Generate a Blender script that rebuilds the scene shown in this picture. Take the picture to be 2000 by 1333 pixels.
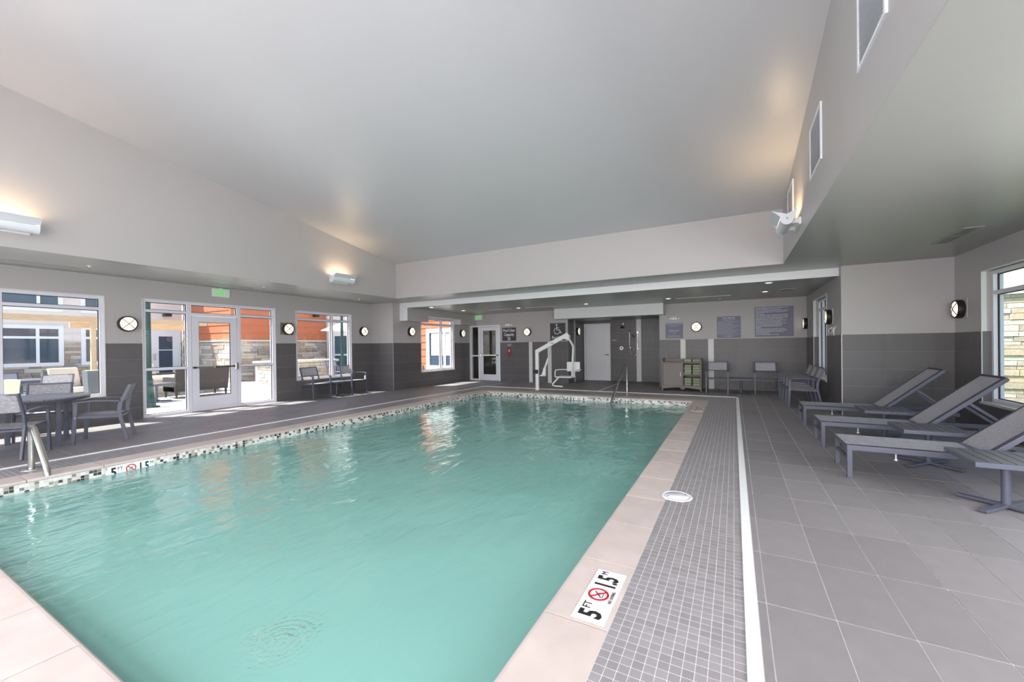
import bpy, bmesh, math, random
from mathutils import Vector, Matrix
random.seed(7)
for o in list(bpy.data.objects): bpy.data.objects.remove(o)
SC = bpy.context.scene
COL = SC.collection
PI = math.pi
# ------------------------------------------------------------------ camera
cam_d = bpy.data.cameras.new('camera'); cam = bpy.data.objects.new('camera', cam_d); COL.objects.link(cam)
cam_d.sensor_width = 36.0; cam_d.lens = 14.2647; cam_d.shift_y = 12.43/2000; cam_d.clip_start = .02; cam_d.clip_end = 300
_r = Vector((0.87737897, 0.47965175, -0.01184663)); _u = Vector((0.00871949, 0.00874682, 0.99992373)); _f = Vector((-0.47971879, 0.87741535, -0.00349196))
_m = Matrix((_r, _u, -_f)).transposed().to_4x4(); _m.translation = Vector((0, 0, 1.4188)); cam.matrix_world = _m
SC.camera = cam
SC.cycles.max_bounces = 7; SC.cycles.diffuse_bounces = 4; SC.cycles.glossy_bounces = 3; SC.cycles.transparent_max_bounces = 10; SC.cycles.adaptive_threshold = .08; SC.cycles.adaptive_min_samples = 16
# ------------------------------------------------------------------ world, sun, exposure
SC.view_settings.view_transform = 'Standard'; SC.view_settings.look = 'None'; SC.view_settings.gamma = 1.0
SC.view_settings.use_curve_mapping = False; SC.view_settings.exposure = 0.28
W = bpy.data.worlds.new('sky'); SC.world = W; W.use_nodes = True
_nt = W.node_tree; _nt.nodes.clear()
_out = _nt.nodes.new('ShaderNodeOutputWorld'); _bg = _nt.nodes.new('ShaderNodeBackground'); _sky = _nt.nodes.new('ShaderNodeTexSky')
_sky.sky_type = 'NISHITA'; _sky.sun_disc = False; _sky.sun_elevation = math.radians(60); _sky.sun_rotation = math.radians(235); _sky.dust_density = 2.0
_nt.links.new(_sky.outputs[0], _bg.inputs[0]); _nt.links.new(_bg.outputs[0], _out.inputs[0]); _bg.inputs[1].default_value = 0.37
_sd = bpy.data.lights.new('sun', 'SUN'); _sd.energy = 14; _sd.angle = math.radians(.6); _sd.color = (1, .96, .9)
sun = bpy.data.objects.new('sun', _sd); COL.objects.link(sun)
sun.rotation_euler = Vector((.46, .32, -1)).to_track_quat('-Z', 'Y').to_euler(); sun.location = (-14, 0, 12)
# added area lamps, standing as window light at invented glazing out of view
def added_area_light(loc, rot, sx, sz, power, colr=(1, .962, .985)):
    d = bpy.data.lights.new('added_area_light', 'AREA'); d.shape = 'RECTANGLE'; d.size = sx; d.size_y = sz; d.energy = power; d.color = colr
    o = bpy.data.objects.new('added_area_light', d); COL.objects.link(o); o.location = loc; o.rotation_euler = rot
    return o
for _x, _p in ((-9.0, 18), (-6.3, 50), (-3.6, 105), (-.9, 125), (1.8, 135)):
    added_area_light((_x, -2.3, 1.55), (PI/2, 0, 0), 2.2, 2.1, _p)
for _x in (-6.3, -3.6, -.9):
    added_area_light((_x, -2.3, 4.1), (PI/2, 0, 0), 2.2, 1.6, 45)
for _y in (3.2, -.6):
    added_area_light((3.5, _y, 1.5), (0, PI/2, 0), 1.9, 2.1, 155)
def portal(loc, rot, sx, sz):
    o = added_area_light(loc, rot, sx, sz, 1); o.data.cycles.is_portal = True; o.name = 'sky_portal'
portal((3.62, 7.0, 1.5), (0, PI/2, 0), 2.1, 4.2)
portal((2.05, 12.1, 1.5), (0, PI/2, 0), 2.0, 1.8)
for _y, _w in ((1.9, 2.6), (5.1, 2.8), (8.0, 1.9)):
    portal((-10.98, _y, 1.4), (0, -PI/2, 0), 2.5, _w)
portal((-10.0, 12.1, 1.45), (0, -PI/2, 0), 1.9, 2.0)

# ------------------------------------------------------------------ constants (metres, deck level z = 0)
XL, XP, YP, YB, XR, YA, XR2 = -10.748, -9.798, 9.807, 14.167, 1.828, 9.947, 3.396
XS, XS2, YBH, ZS, ZC, SL, ZT = .823, -8.902, 9.049, 2.888, 3.91, .1633, 1.562
YF, ZB, YREC, RX0, RX1, ZREC, YREAR = 10.13, 2.735, 15.95, -5.385, -2.16, 2.38, -2.4
PX0, PX1, PY0, PY1, ZW = -6.87, -.90, .71, 10.92, -.130     # pool water rectangle, water level
CW = .337                                                    # coping width
# ------------------------------------------------------------------ materials
MATS = {}
def mat(name, col, rough=.5, metal=0., spec=.5, var=0., nscale=6., namt=0., bump=0., bscale=40., emit=None, estr=0., island=0., stretch=None, coat=0.):
    if name in MATS: return MATS[name]
    m = bpy.data.materials.new(name); m.use_nodes = True; MATS[name] = m
    nt = m.node_tree; b = nt.nodes['Principled BSDF']; L = nt.links.new
    b.inputs['Roughness'].default_value = rough; b.inputs['Metallic'].default_value = metal; b.inputs['Specular IOR Level'].default_value = spec
    b.inputs['Coat Weight'].default_value = coat
    b.inputs['Base Color'].default_value = (*col, 1)
    if emit: b.inputs['Emission Color'].default_value = (*emit, 1); b.inputs['Emission Strength'].default_value = estr
    need = var or namt or island
    tc = nt.nodes.new('ShaderNodeTexCoord'); src = tc.outputs['Object']
    if stretch:
        mp = nt.nodes.new('ShaderNodeMapping'); mp.inputs['Scale'].default_value = stretch; L(src, mp.inputs['Vector']); src = mp.outputs[0]
    if need:
        val = None
        def add(sock, amt, val):
            mr = nt.nodes.new('ShaderNodeMapRange'); mr.inputs['To Min'].default_value = 1-amt; mr.inputs['To Max'].default_value = 1+amt
            L(sock, mr.inputs['Value'])
            if val is None: return mr.outputs[0]
            mu = nt.nodes.new('ShaderNodeMath'); mu.operation = 'MULTIPLY'; L(val, mu.inputs[0]); L(mr.outputs[0], mu.inputs[1]); return mu.outputs[0]
        if var:
            oi = nt.nodes.new('ShaderNodeObjectInfo'); val = add(oi.outputs['Random'], var, val)
        if island:
            ge = nt.nodes.new('ShaderNodeNewGeometry'); val = add(ge.outputs['Random Per Island'], island, val)
        if namt:
            nz = nt.nodes.new('ShaderNodeTexNoise'); nz.inputs['Scale'].default_value = nscale; nz.inputs['Detail'].default_value = 5
            L(src, nz.inputs['Vector']); val = add(nz.outputs['Fac'], namt, val)
        hs = nt.nodes.new('ShaderNodeHueSaturation'); hs.inputs['Color'].default_value = (*col, 1); L(val, hs.inputs['Value']); L(hs.outputs[0], b.inputs['Base Color'])
    if bump:
        n2 = nt.nodes.new('ShaderNodeTexNoise'); n2.inputs['Scale'].default_value = bscale; n2.inputs['Detail'].default_value = 3
        L(src, n2.inputs['Vector']); bp = nt.nodes.new('ShaderNodeBump'); bp.inputs['Strength'].default_value = bump; bp.inputs['Distance'].default_value = .01
        L(n2.outputs['Fac'], bp.inputs['Height']); L(bp.outputs[0], b.inputs['Normal'])
    return m
def ramp_mat(name, cols, rough=.6, by='island', nscale=6, bump=0., bscale=25, const=True):
    m = bpy.data.materials.new(name); m.use_nodes = True; MATS[name] = m
    nt = m.node_tree; b = nt.nodes['Principled BSDF']; L = nt.links.new; b.inputs['Roughness'].default_value = rough
    r = nt.nodes.new('ShaderNodeValToRGB'); r.color_ramp.interpolation = 'CONSTANT' if const else 'LINEAR'
    e = r.color_ramp.elements
    while len(e) < len(cols): e.new(.5)
    for i, c in enumerate(cols): e[i].position = i/len(cols); e[i].color = (*c, 1)
    if by == 'island': s = nt.nodes.new('ShaderNodeNewGeometry').outputs['Random Per Island']
    else: s = nt.nodes.new('ShaderNodeObjectInfo').outputs['Random']
    L(s, r.inputs[0])
    nz = nt.nodes.new('ShaderNodeTexNoise'); nz.inputs['Scale'].default_value = nscale; nz.inputs['Detail'].default_value = 6
    tc = nt.nodes.new('ShaderNodeTexCoord'); L(tc.outputs['Object'], nz.inputs['Vector'])
    mr = nt.nodes.new('ShaderNodeMapRange'); mr.inputs['To Min'].default_value = .75; mr.inputs['To Max'].default_value = 1.25; L(nz.outputs['Fac'], mr.inputs[0])
    hs = nt.nodes.new('ShaderNodeHueSaturation'); L(r.outputs[0], hs.inputs['Color']); L(mr.outputs[0], hs.inputs['Value']); L(hs.outputs[0], b.inputs['Base Color'])
    if bump:
        bp = nt.nodes.new('ShaderNodeBump'); bp.inputs['Strength'].default_value = bump; bp.inputs['Distance'].default_value = .02
        n2 = nt.nodes.new('ShaderNodeTexNoise'); n2.inputs['Scale'].default_value = bscale; L(tc.outputs['Object'], n2.inputs['Vector']); L(n2.outputs['Fac'], bp.inputs['Height']); L(bp.outputs[0], b.inputs['Normal'])
    return m
mat('paint', (.465, .440, .438), .42, spec=.4, namt=.03, nscale=1.2, bump=.04, bscale=60)
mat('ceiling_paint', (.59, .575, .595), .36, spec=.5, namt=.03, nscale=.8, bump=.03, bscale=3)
mat('soffit_paint_shaded', (.34, .335, .318), .30, spec=.5, namt=.03, nscale=.8, bump=.02, bscale=3)  # darker than the ceiling: the soffits' shade is put into the colour
mat('white_paint', (.78, .78, .80), .4, namt=.02)
mat('wall_tile', (.117, .110, .112), .38, var=.08, namt=.10, nscale=9, bump=.03, bscale=90)
mat('white_tile', (.70, .69, .67), .35, namt=.03)
mat('wall_grout', (.38, .375, .37), .8)
mat('floor_tile', (.255, .240, .243), .5, spec=.22, var=.07, namt=.12, nscale=7, bump=.05, bscale=160)
mat('floor_grout', (.80, .78, .76), .85, namt=.1, nscale=20)
mat('mosaic_tile', (.30, .285, .29), .42, var=.10, island=.10, namt=.08, nscale=30)
mat('mosaic_grout', (.80, .78, .76), .85)
mat('white_line', (.85, .85, .84), .6, namt=.04, nscale=15)
mat('coping', (.60, .52, .475), .55, var=.05, namt=.16, nscale=5, bump=.12, bscale=9)
mat('coping_joint', (.40, .30, .225), .9)
mat('plaster', (.30, .66, .58), .6, namt=.12, nscale=1.2)
mat('plaster_dark', (.05, .10, .09), .5)
mat('alu', (.72, .72, .79), .35, namt=.01)
mat('alu_white', (.82, .82, .86), .3)
mat('gasket', (.02, .02, .022), .6)
mat('sill_stone', (.62, .60, .55), .5, namt=.06)
mat('chrome', (.50, .49, .48), .22, metal=1.)
mat('steel', (.62, .60, .56), .24, metal=1., bump=.02, bscale=80)
mat('steel_dark', (.18, .15, .11), .3, metal=.9)
mat('bronze', (.035, .028, .024), .45, metal=.4)
mat('lens', (.5, .48, .4), .4, emit=(1, .94, .80), estr=.80)
mat('lens_bar', (.12, .07, .025), .5)
mat('lamp_glow', (1, .8, .5), .5, emit=(1, .72, .38), estr=22.)
mat('downlight_glow', (1, .9, .7), .5, emit=(1, .82, .55), estr=5.)
mat('fixture', (.72, .74, .78), .35)
mat('slate', (.095, .10, .135), .38, spec=.5)
mat('slate_wood', (.105, .108, .125), .34, namt=.18, nscale=30, stretch=(1, 8, 1))
mat('sling', (.37, .36, .39), .7, namt=.95, nscale=190, stretch=(.10, 1, .6), bump=.3, bscale=160)
mat('sling_trim', (.05, .053, .066), .6)
mat('plastic_white', (.82, .82, .83), .4)
mat('plastic_black', (.02, .02, .022), .45)
mat('sign_dark', (.055, .055, .062), .5)
mat('sign_blue', (.19, .19, .265), .5, namt=.04)
mat('sign_text', (.78, .78, .82), .6)
mat('sign_text_dim', (.50, .52, .60), .6)
mat('exit_green', (.05, .6, .08), .5, emit=(.18, .9, .12), estr=.4)
mat('red', (.55, .012, .02), .35)
mat('black_ink', (.012, .012, .014), .5)
mat('marker_white', (.86, .86, .86), .3)
mat('towel', (.37, .405, .29), .95, var=.15, namt=.25, nscale=70, bump=.5, bscale=220)
mat('cabinet', (.215, .185, .165), .55, namt=.06, nscale=30)
mat('cabinet_door', (.23, .20, .185), .55, namt=.22, nscale=60, stretch=(6, 1, .3))
mat('dark_void', (.02, .02, .02), .8)
mat('grille_slat', (.78, .78, .82), .45)
mat('grille_dark', (.20, .20, .24), .7)
mat('concrete', (.50, .495, .47), .8, namt=.06, nscale=3)
mat('beige_siding', (.80, .73, .66), .7, var=.03, namt=.04, nscale=10)
mat('orange_siding', (.52, .155, .070), .65, var=.05, namt=.06, nscale=10)
mat('trim_white', (.88, .88, .87), .55)
mat('stone_cap', (.66, .58, .47), .8, namt=.12, nscale=8)
ramp_mat('stone', [(.40, .32, .25), (.50, .42, .34), (.31, .27, .23), (.55, .47, .38), (.43, .31, .23), (.36, .34, .31), (.58, .52, .44)], .85, 'object', 12, .4, 30)
ramp_mat('stone_pale', [(.48, .42, .35), (.56, .51, .44), (.43, .36, .29), (.52, .42, .31), (.58, .54, .48)], .85, 'object', 12, .4, 30)
mat('stone_mortar', (.20, .16, .13), .95)
ramp_mat('waterline_tile', [(.72, .70, .65), (.45, .41, .36), (.80, .79, .76), (.62, .60, .56), (.03, .028, .026), (.74, .73, .70), (.33, .29, .25), (.66, .63, .58), (.24, .21, .18), (.78, .77, .74), (.06, .055, .05)], .25, 'island', 20)
mat('green_metal', (.008, .048, .043), .35, spec=.6)
mat('wood', (.56, .40, .25), .6, namt=.35, nscale=5, stretch=(6, .6, 6))
mat('slate_window_sheen', (.20, .21, .235), .34, namt=.15, nscale=30)  # slate made paler: window reflection on the table top put into the colour
mat('wicker', (.055, .045, .042), .7, namt=.7, nscale=120, bump=.8, bscale=120)
mat('wicker_grey', (.15, .15, .155), .7, namt=.4, nscale=120, bump=.6, bscale=120)
mat('cushion', (.74, .63, .50), .9, namt=.05, nscale=20)
mat('planter_pale', (.62, .62, .47), .7, namt=.06)
mat('planter_dark', (.10, .115, .125), .6, namt=.1)
mat('grass', (.10, .17, .035), .9, namt=.5, nscale=40, bump=.5, bscale=200)
mat('dark_glass_wall', (.05, .08, .12), .08, spec=.8)
mat('teal_glass', (.06, .13, .16), .08, spec=.8)
mat('blind', (.62, .68, .64), .7)
mat('umbrella', (.85, .82, .76), .8)
mat('hall', (.10, .095, .085), .7, namt=.15, nscale=2)
mat('hall_pale', (.32, .30, .25), .7)
def schlick(nt, f0, normal=None):
    """reflectance of a thin dielectric sheet, the same from both sides"""
    lw = nt.nodes.new('ShaderNodeLayerWeight'); lw.inputs['Blend'].default_value = .5
    if normal: nt.links.new(normal, lw.inputs['Normal'])
    p = nt.nodes.new('ShaderNodeMath'); p.operation = 'POWER'; p.inputs[1].default_value = 5; nt.links.new(lw.outputs['Facing'], p.inputs[0])
    m = nt.nodes.new('ShaderNodeMath'); m.operation = 'MULTIPLY_ADD'; m.inputs[1].default_value = 1-f0; m.inputs[2].default_value = f0; nt.links.new(p.outputs[0], m.inputs[0])
    return m.outputs[0]
def glass_mat(name, tint):
    m = bpy.data.materials.new(name); m.use_nodes = True; MATS[name] = m
    nt = m.node_tree; nt.nodes.clear(); L = nt.links.new
    o = nt.nodes.new('ShaderNodeOutputMaterial'); mx = nt.nodes.new('ShaderNodeMixShader'); t = nt.nodes.new('ShaderNodeBsdfTransparent'); g = nt.nodes.new('ShaderNodeBsdfGlossy')
    mu = schlick(nt, .042)
    t.inputs[0].default_value = (*tint, 1); g.inputs['Roughness'].default_value = .0
    L(mu, mx.inputs[0]); L(t.outputs[0], mx.inputs[1]); L(g.outputs[0], mx.inputs[2]); L(mx.outputs[0], o.inputs[0])
    return m
glass_mat('glass', (.93, .95, .95))
def water_mat():
    m = bpy.data.materials.new('water'); m.use_nodes = True; MATS['water'] = m
    nt = m.node_tree; nt.nodes.clear(); L = nt.links.new; N = nt.nodes.new
    o = N('ShaderNodeOutputMaterial'); tc = N('ShaderNodeTexCoord')
    t = N('ShaderNodeBsdfTransparent'); t.inputs[0].default_value = (.62, .90, .85, 1)
    d = N('ShaderNodeBsdfDiffuse'); d.inputs[0].default_value = (.30, .60, .53, 1)
    body = N('ShaderNodeMixShader'); body.inputs[0].default_value = .70; L(t.outputs[0], body.inputs[1]); L(d.outputs[0], body.inputs[2])
    g = N('ShaderNodeBsdfGlossy'); g.inputs['Roughness'].default_value = .015; g.inputs[0].default_value = (.95, 1, .98, 1)
    def noise(scale, sx, sy, det=3):
        mp = N('ShaderNodeMapping'); mp.inputs['Scale'].default_value = (sx, sy, 1); mp.inputs['Rotation'].default_value = (0, 0, .5); L(tc.outputs['Object'], mp.inputs[0])
        n = N('ShaderNodeTexNoise'); n.inputs['Scale'].default_value = scale; n.inputs['Detail'].default_value = det; n.inputs['Distortion'].default_value = .6; L(mp.outputs[0], n.inputs[0]); return n.outputs['Fac']
    a = noise(1.7, 1.0, .8, 2); c = noise(4.6, 1.5, .6, 2); f = noise(13., 1.5, .6, 2)
    def madd(x, k, y=None):
        m = N('ShaderNodeMath'); m.operation = 'MULTIPLY_ADD'; m.inputs[1].default_value = k; m.inputs[2].default_value = 0; L(x, m.inputs[0])
        if y is not None: L(y, m.inputs[2])
        return m.outputs[0]
    hgt = madd(f, .08, madd(c, .5, a))
    # rings over the floor return jet
    sub = N('ShaderNodeVectorMath'); sub.operation = 'DISTANCE'; L(tc.outputs['Object'], sub.inputs[0]); sub.inputs[1].default_value = (-2.12, 1.28, ZW)
    wv = N('ShaderNodeMath'); wv.operation = 'SINE'; L(madd(sub.outputs['Value'], 170.), wv.inputs[0])
    fo = N('ShaderNodeMapRange'); fo.inputs['From Min'].default_value = .05; fo.inputs['From Max'].default_value = .26; fo.inputs['To Min'].default_value = .22; fo.inputs['To Max'].default_value = 0; L(sub.outputs['Value'], fo.inputs[0])
    mm = N('ShaderNodeMath'); mm.operation = 'MULTIPLY'; L(wv.outputs[0], mm.inputs[0]); L(fo.outputs[0], mm.inputs[1])
    ch = noise(30., 1, 1, 2); m3 = N('ShaderNodeMath'); m3.operation = 'MULTIPLY'; L(ch, m3.inputs[0]); L(fo.outputs[0], m3.inputs[1])
    hgt = madd(m3.outputs[0], 7., madd(mm.outputs[0], .6, hgt))
    bp = N('ShaderNodeBump'); bp.inputs['Strength'].default_value = 1.0; bp.inputs['Distance'].default_value = .024; L(hgt, bp.inputs['Height'])
    L(bp.outputs[0], g.inputs['Normal']); fr = schlick(nt, .022, bp.outputs[0])
    mx = N('ShaderNodeMixShader'); L(fr, mx.inputs[0]); L(body.outputs[0], mx.inputs[1]); L(g.outputs[0], mx.inputs[2]); L(mx.outputs[0], o.inputs[0])
water_mat()
# ------------------------------------------------------------------ mesh helpers
class MB:
    def __init__(s): s.v = []; s.f = []; s.sm = []
    def add(s, vs, fs, smooth=False):
        n = len(s.v); s.v += [tuple(v) for v in vs]; s.f += [tuple(i+n for i in f) for f in fs]; s.sm += [smooth]*len(fs); return s
    def box(s, a, b):
        x0, y0, z0 = a; x1, y1, z1 = b
        x0, x1 = min(x0, x1), max(x0, x1); y0, y1 = min(y0, y1), max(y0, y1); z0, z1 = min(z0, z1), max(z0, z1)
        return s.add([(x0,y0,z0),(x1,y0,z0),(x1,y1,z0),(x0,y1,z0),(x0,y0,z1),(x1,y0,z1),(x1,y1,z1),(x0,y1,z1)],
                     [(0,3,2,1),(4,5,6,7),(0,1,5,4),(1,2,6,5),(2,3,7,6),(3,0,4,7)])
    def prism(s, poly, d, off=(0,0,0)):
        """poly: 3D points of a planar loop, d: extrusion vector"""
        n = len(poly); p = [Vector(q)+Vector(off) for q in poly]; q = [a+Vector(d) for a in p]
        return s.add([*p, *q], [tuple(range(n-1,-1,-1)), tuple(range(n, 2*n))]+[(i,(i+1)%n,n+(i+1)%n,n+i) for i in range(n)])
    def bar(s, p0, p1, w, h, up=(0,0,1)):
        p0, p1 = Vector(p0), Vector(p1); d = (p1-p0).normalized(); u = Vector(up)
        if abs(d.dot(u)) > .98: u = Vector((0,1,0)) if abs(d.y) < .9 else Vector((1,0,0))
        r = d.cross(u).normalized(); u = r.cross(d).normalized()
        c = [(-w/2,-h/2),(w/2,-h/2),(w/2,h/2),(-w/2,h/2)]
        vs = [p0+r*a+u*b for a,b in c]+[p1+r*a+u*b for a,b in c]
        return s.add(vs, [(0,1,2,3),(7,6,5,4),(0,4,5,1),(1,5,6,2),(2,6,7,3),(3,7,4,0)])
    def sweep(s, pts, w, h, side):
        """rectangular bar along a polyline, `side` = constant width direction"""
        P = [Vector(p) for p in pts]; sd = Vector(side).normalized(); vs = []
        for i, p in enumerate(P):
            t = ((P[min(i+1,len(P)-1)]-P[max(i-1,0)])).normalized(); u = sd.cross(t).normalized()
            for a, b in ((-w/2,-h/2),(w/2,-h/2),(w/2,h/2),(-w/2,h/2)): vs.append(p+sd*a+u*b)
        fs = [(3,2,1,0), tuple(range(len(vs)-4, len(vs)))]
        for i in range(len(P)-1):
            for k in range(4): fs.append((4*i+k, 4*i+(k+1)%4, 4*i+4+(k+1)%4, 4*i+4+k))
        return s.add(vs, fs)
    def tube(s, pts, r, n=10, caps=True):
        P = [Vector(p) for p in pts]; vs = []; rr = r if isinstance(r, (list, tuple)) else [r]*len(P); prev = None
        for i, p in enumerate(P):
            t = (P[min(i+1,len(P)-1)]-P[max(i-1,0)]).normalized()
            if prev is None: u = t.cross(Vector((0,0,1))) if abs(t.z) < .95 else t.cross(Vector((1,0,0)))
            else: u = prev-t*prev.dot(t)
            u.normalize(); prev = u; w = t.cross(u)
            for k in range(n): a = 2*PI*k/n; vs.append(p+(u*math.cos(a)+w*math.sin(a))*rr[i])
        fs = [(i*n+k, i*n+(k+1)%n, (i+1)*n+(k+1)%n, (i+1)*n+k) for i in range(len(P)-1) for k in range(n)]
        s.add(vs, fs, True)
        if caps:
            s.add(vs[:n], [tuple(range(n-1,-1,-1))]); s.add(vs[-n:], [tuple(range(n))])
        return s
    def lathe(s, prof, c=(0,0,0), n=20, axis='z', cap=True):
        """prof: (radius, height) pairs"""
        def P(r, a, h):
            x, y = r*math.cos(a), r*math.sin(a)
            v = (x,y,h) if axis == 'z' else ((h,x,y) if axis == 'x' else (y,h,x)); return (v[0]+c[0], v[1]+c[1], v[2]+c[2])
        vs = [P(r, 2*PI*k/n, h) for r, h in prof for k in range(n)]
        fs = [(i*n+k, i*n+(k+1)%n, (i+1)*n+(k+1)%n, (i+1)*n+k) for i in range(len(prof)-1) for k in range(n)]
        s.add(vs, fs, True)
        if cap: s.add(vs[:n], [tuple(range(n-1,-1,-1))]); s.add(vs[-n:], [tuple(range(n))])
        return s
    def mesh(s, name):
        me = bpy.data.meshes.new(name); me.from_pydata([tuple(v) for v in s.v], [], s.f)
        me.polygons.foreach_set('use_smooth', s.sm); me.update(); return me
    def build(s, name, m, parent=None, bevel=0., **k):
        me = s.mesh(name); me.materials.append(MATS[m] if isinstance(m, str) else m)
        o = bpy.data.objects.new(name, me); COL.objects.link(o)
        if parent is not None: o.parent = parent
        if bevel:
            b = o.modifiers.new('bevel', 'BEVEL'); b.width = bevel; b.segments = 2; b.limit_method = 'ANGLE'; b.angle_limit = math.radians(50)
        for q, v in k.items(): o[q] = v
        return o
def B(a, b): return MB().box(a, b)
def thing(name, label, cat, loc=(0,0,0), rz=0., group=None):
    o = bpy.data.objects.new(name, None); COL.objects.link(o); o.empty_display_size = .1
    o.location = loc; o.rotation_euler = (0, 0, rz); o['label'] = label; o['category'] = cat
    if group: o['group'] = group
    return o
def tag(o, label, cat, group=None, kind=None):
    o['label'] = label; o['category'] = cat
    if group: o['group'] = group
    if kind: o['kind'] = kind
    return o
def copy_tree(o, parent=None):
    c = o.copy(); COL.objects.link(c); c.parent = parent
    for ch in list(o.children): copy_tree(ch, c)
    return c
def place(root, loc, rz, label, group=None):
    c = copy_tree(root); c.location = loc; c.rotation_euler = (0, 0, rz); c['label'] = label
    if group: c['group'] = group
    return c
def text(body, size, loc, rot, m, parent, name='lettering', align='CENTER', ext=.0008, sx=1., spacing=1., line=1., bold=0.):
    cu = bpy.data.curves.new('t', 'FONT'); cu.body = body; cu.size = size; cu.align_x = align; cu.extrude = ext; cu.space_character = spacing; cu.space_line = line; cu.resolution_u = 2; cu.offset = bold
    t = bpy.data.objects.new('t', cu); COL.objects.link(t); bpy.context.view_layer.update()
    me = bpy.data.meshes.new_from_object(t.evaluated_get(bpy.context.evaluated_depsgraph_get()))
    bpy.data.objects.remove(t); me.name = name; me.materials.clear(); me.materials.append(MATS[m])
    o = bpy.data.objects.new(name, me); COL.objects.link(o); o.location = loc; o.rotation_euler = rot; o.scale = (sx, 1, 1)
    if parent is not None: o.parent = parent
    return o
# ------------------------------------------------------------------ rectangles, walls, tiles
def minus(r, holes):
    """rectangle minus axis-aligned holes -> list of rectangles"""
    out = [r]
    for h in holes:
        nx = []
        for a0, a1, b0, b1 in out:
            if h[0] >= a1 or h[1] <= a0 or h[2] >= b1 or h[3] <= b0: nx.append((a0, a1, b0, b1)); continue
            if h[0] > a0: nx.append((a0, h[0], b0, b1))
            if h[1] < a1: nx.append((h[1], a1, b0, b1))
            c0, c1 = max(a0, h[0]), min(a1, h[1])
            if h[2] > b0: nx.append((c0, c1, b0, h[2]))
            if h[3] < b1: nx.append((c0, c1, h[3], b1))
        out = nx
    return out
def wbox(axis, plane, d, r):
    a0, a1, b0, b1 = r
    return ((plane, a0, b0), (plane+d, a1, b1)) if axis == 'x' else (((a0, plane, b0), (a1, plane+d, b1)) if axis == 'y' else ((a0, b0, plane), (a1, b1, plane+d)))
def wall(name, axis, plane, thick, a0, a1, z0, z1, holes=(), m='paint'):
    mb = MB()
    for r in minus((a0, a1, z0, z1), holes): mb.box(*wbox(axis, plane, thick, r))
    return mb.build(name, m, kind='structure')
_tc = {}
def piece(name, axis, plane, d, r, m, parent):
    """one tile: shared mesh, own object"""
    a0, a1, b0, b1 = r; w, h = round(a1-a0, 3), round(b1-b0, 3); key = (axis, d, w, h, m)
    if key not in _tc:
        me = B(*wbox(axis, 0, d, (-w/2, w/2, -h/2, h/2))).mesh(name); me.materials.append(MATS[m]); _tc[key] = me
    o = bpy.data.objects.new(name, _tc[key]); COL.objects.link(o); o.parent = parent
    ca, cb = (a0+a1)/2, (b0+b1)/2
    o.location = (plane, ca, cb) if axis == 'x' else ((ca, plane, cb) if axis == 'y' else (ca, cb, plane))
    return o
def cuts(a0, a1, origin, pitch):
    k = math.floor((a0-origin)/pitch)+1; c = [a0]
    while origin+k*pitch < a1-1e-4:
        if origin+k*pitch > a0+1e-4: c.append(origin+k*pitch)
        k += 1
    return c+[a1]
def tile_wall(parent, axis, plane, sg, a0, a1, origin, holes=(), z0=0., z1=ZT, strips=(), g=.0035, trim=True):
    """sg: direction of the tile face along the axis"""
    gb = MB()
    for r in minus((a0, a1, z0, z1), holes): gb.box(*wbox(axis, plane, sg*.004, r))
    gb.build('grout_bed', 'wall_grout', parent)
    A = cuts(a0, a1, origin, .655); Z = cuts(z0, z1, ZT, .329)
    for i in range(len(A)-1):
        for k in range(len(Z)-1):
            for r in minus((A[i], A[i+1], Z[k], Z[k+1]), list(holes)+[(s0, s1, -1, 9) for s0, s1 in strips]):
                q = (r[0]+g/2, r[1]-g/2, r[2]+g/2, r[3]-g/2)
                if q[1]-q[0] > .012 and q[3]-q[2] > .012: piece('wall_tile', axis, plane+sg*.004, sg*.005, q, 'wall_tile', parent)
    for s0, s1 in strips:
        B(*wbox(axis, plane, sg*.011, (s0, s1, z0, z1))).build('accent_strip', 'white_tile', parent)
# ================================================================== ROOM SHELL
def zceil(y): return ZC+SL*(YBH-y)
WT = .22
# openings
W1 = (.35, 3.135, .54, 2.49); ST = (3.70, 6.49, 0., 2.50); W3 = (7.06, 8.95, .54, 2.49)
WP = (11.14, 13.11, .53, 2.49); WXR = (11.32, 13.04, .56, 2.51); WR = (5.0, 9.07, .465, 2.50)
WRb = [(2.1, 4.3, .465, 2.5), (-1.7, .5, .465, 2.5)]  # unseen side windows, invented to let more light in
DB = (-9.74, -8.29, 0., 2.28); DR = (-5.36, -4.27, 0., 2.28)
# --- walls
wl = wall('wall_left', 'x', XL, -WT, YREAR, YP, -.3, ZS+.1, [W1, ST, W3])
tile_wall(wl, 'x', XL, 1, -1.0, YP, 9.056, [W1, ST, W3])
wr_ = wall('wall_return', 'y', YP, .22, XL-WT, XP, -.3, ZS+.1); tile_wall(wr_, 'y', YP, -1, XL, XP, -10.427)
wp = wall('wall_left_rear', 'x', XP, -WT, YP+.22, YB, -.3, ZS+.1, [WP]); tile_wall(wp, 'x', XP, 1, YP, YB, 10.45, [WP])
wb = wall('wall_back', 'y', YB, .2, XP, XR, -.3, ZS+.1, [DB, (RX0, RX1, -1., ZREC)])
tile_wall(wb, 'y', YB, -1, DB[1], RX0, -7.601, strips=[(-6.992, -6.845), (-6.20, -6.045)])
tile_wall(wb, 'y', YB, -1, RX1, XR, .089, strips=[(-1.517, -1.364), (-.709, -.55)])
wr0 = wall('wall_recess_left', 'x', RX0, -.15, YB+.2, YREC, -.3, ZREC+.2); tile_wall(wr0, 'x', RX0, 1, YB, YREC, 14.4, z1=ZREC, strips=[(14.79, 14.95)])
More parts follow.
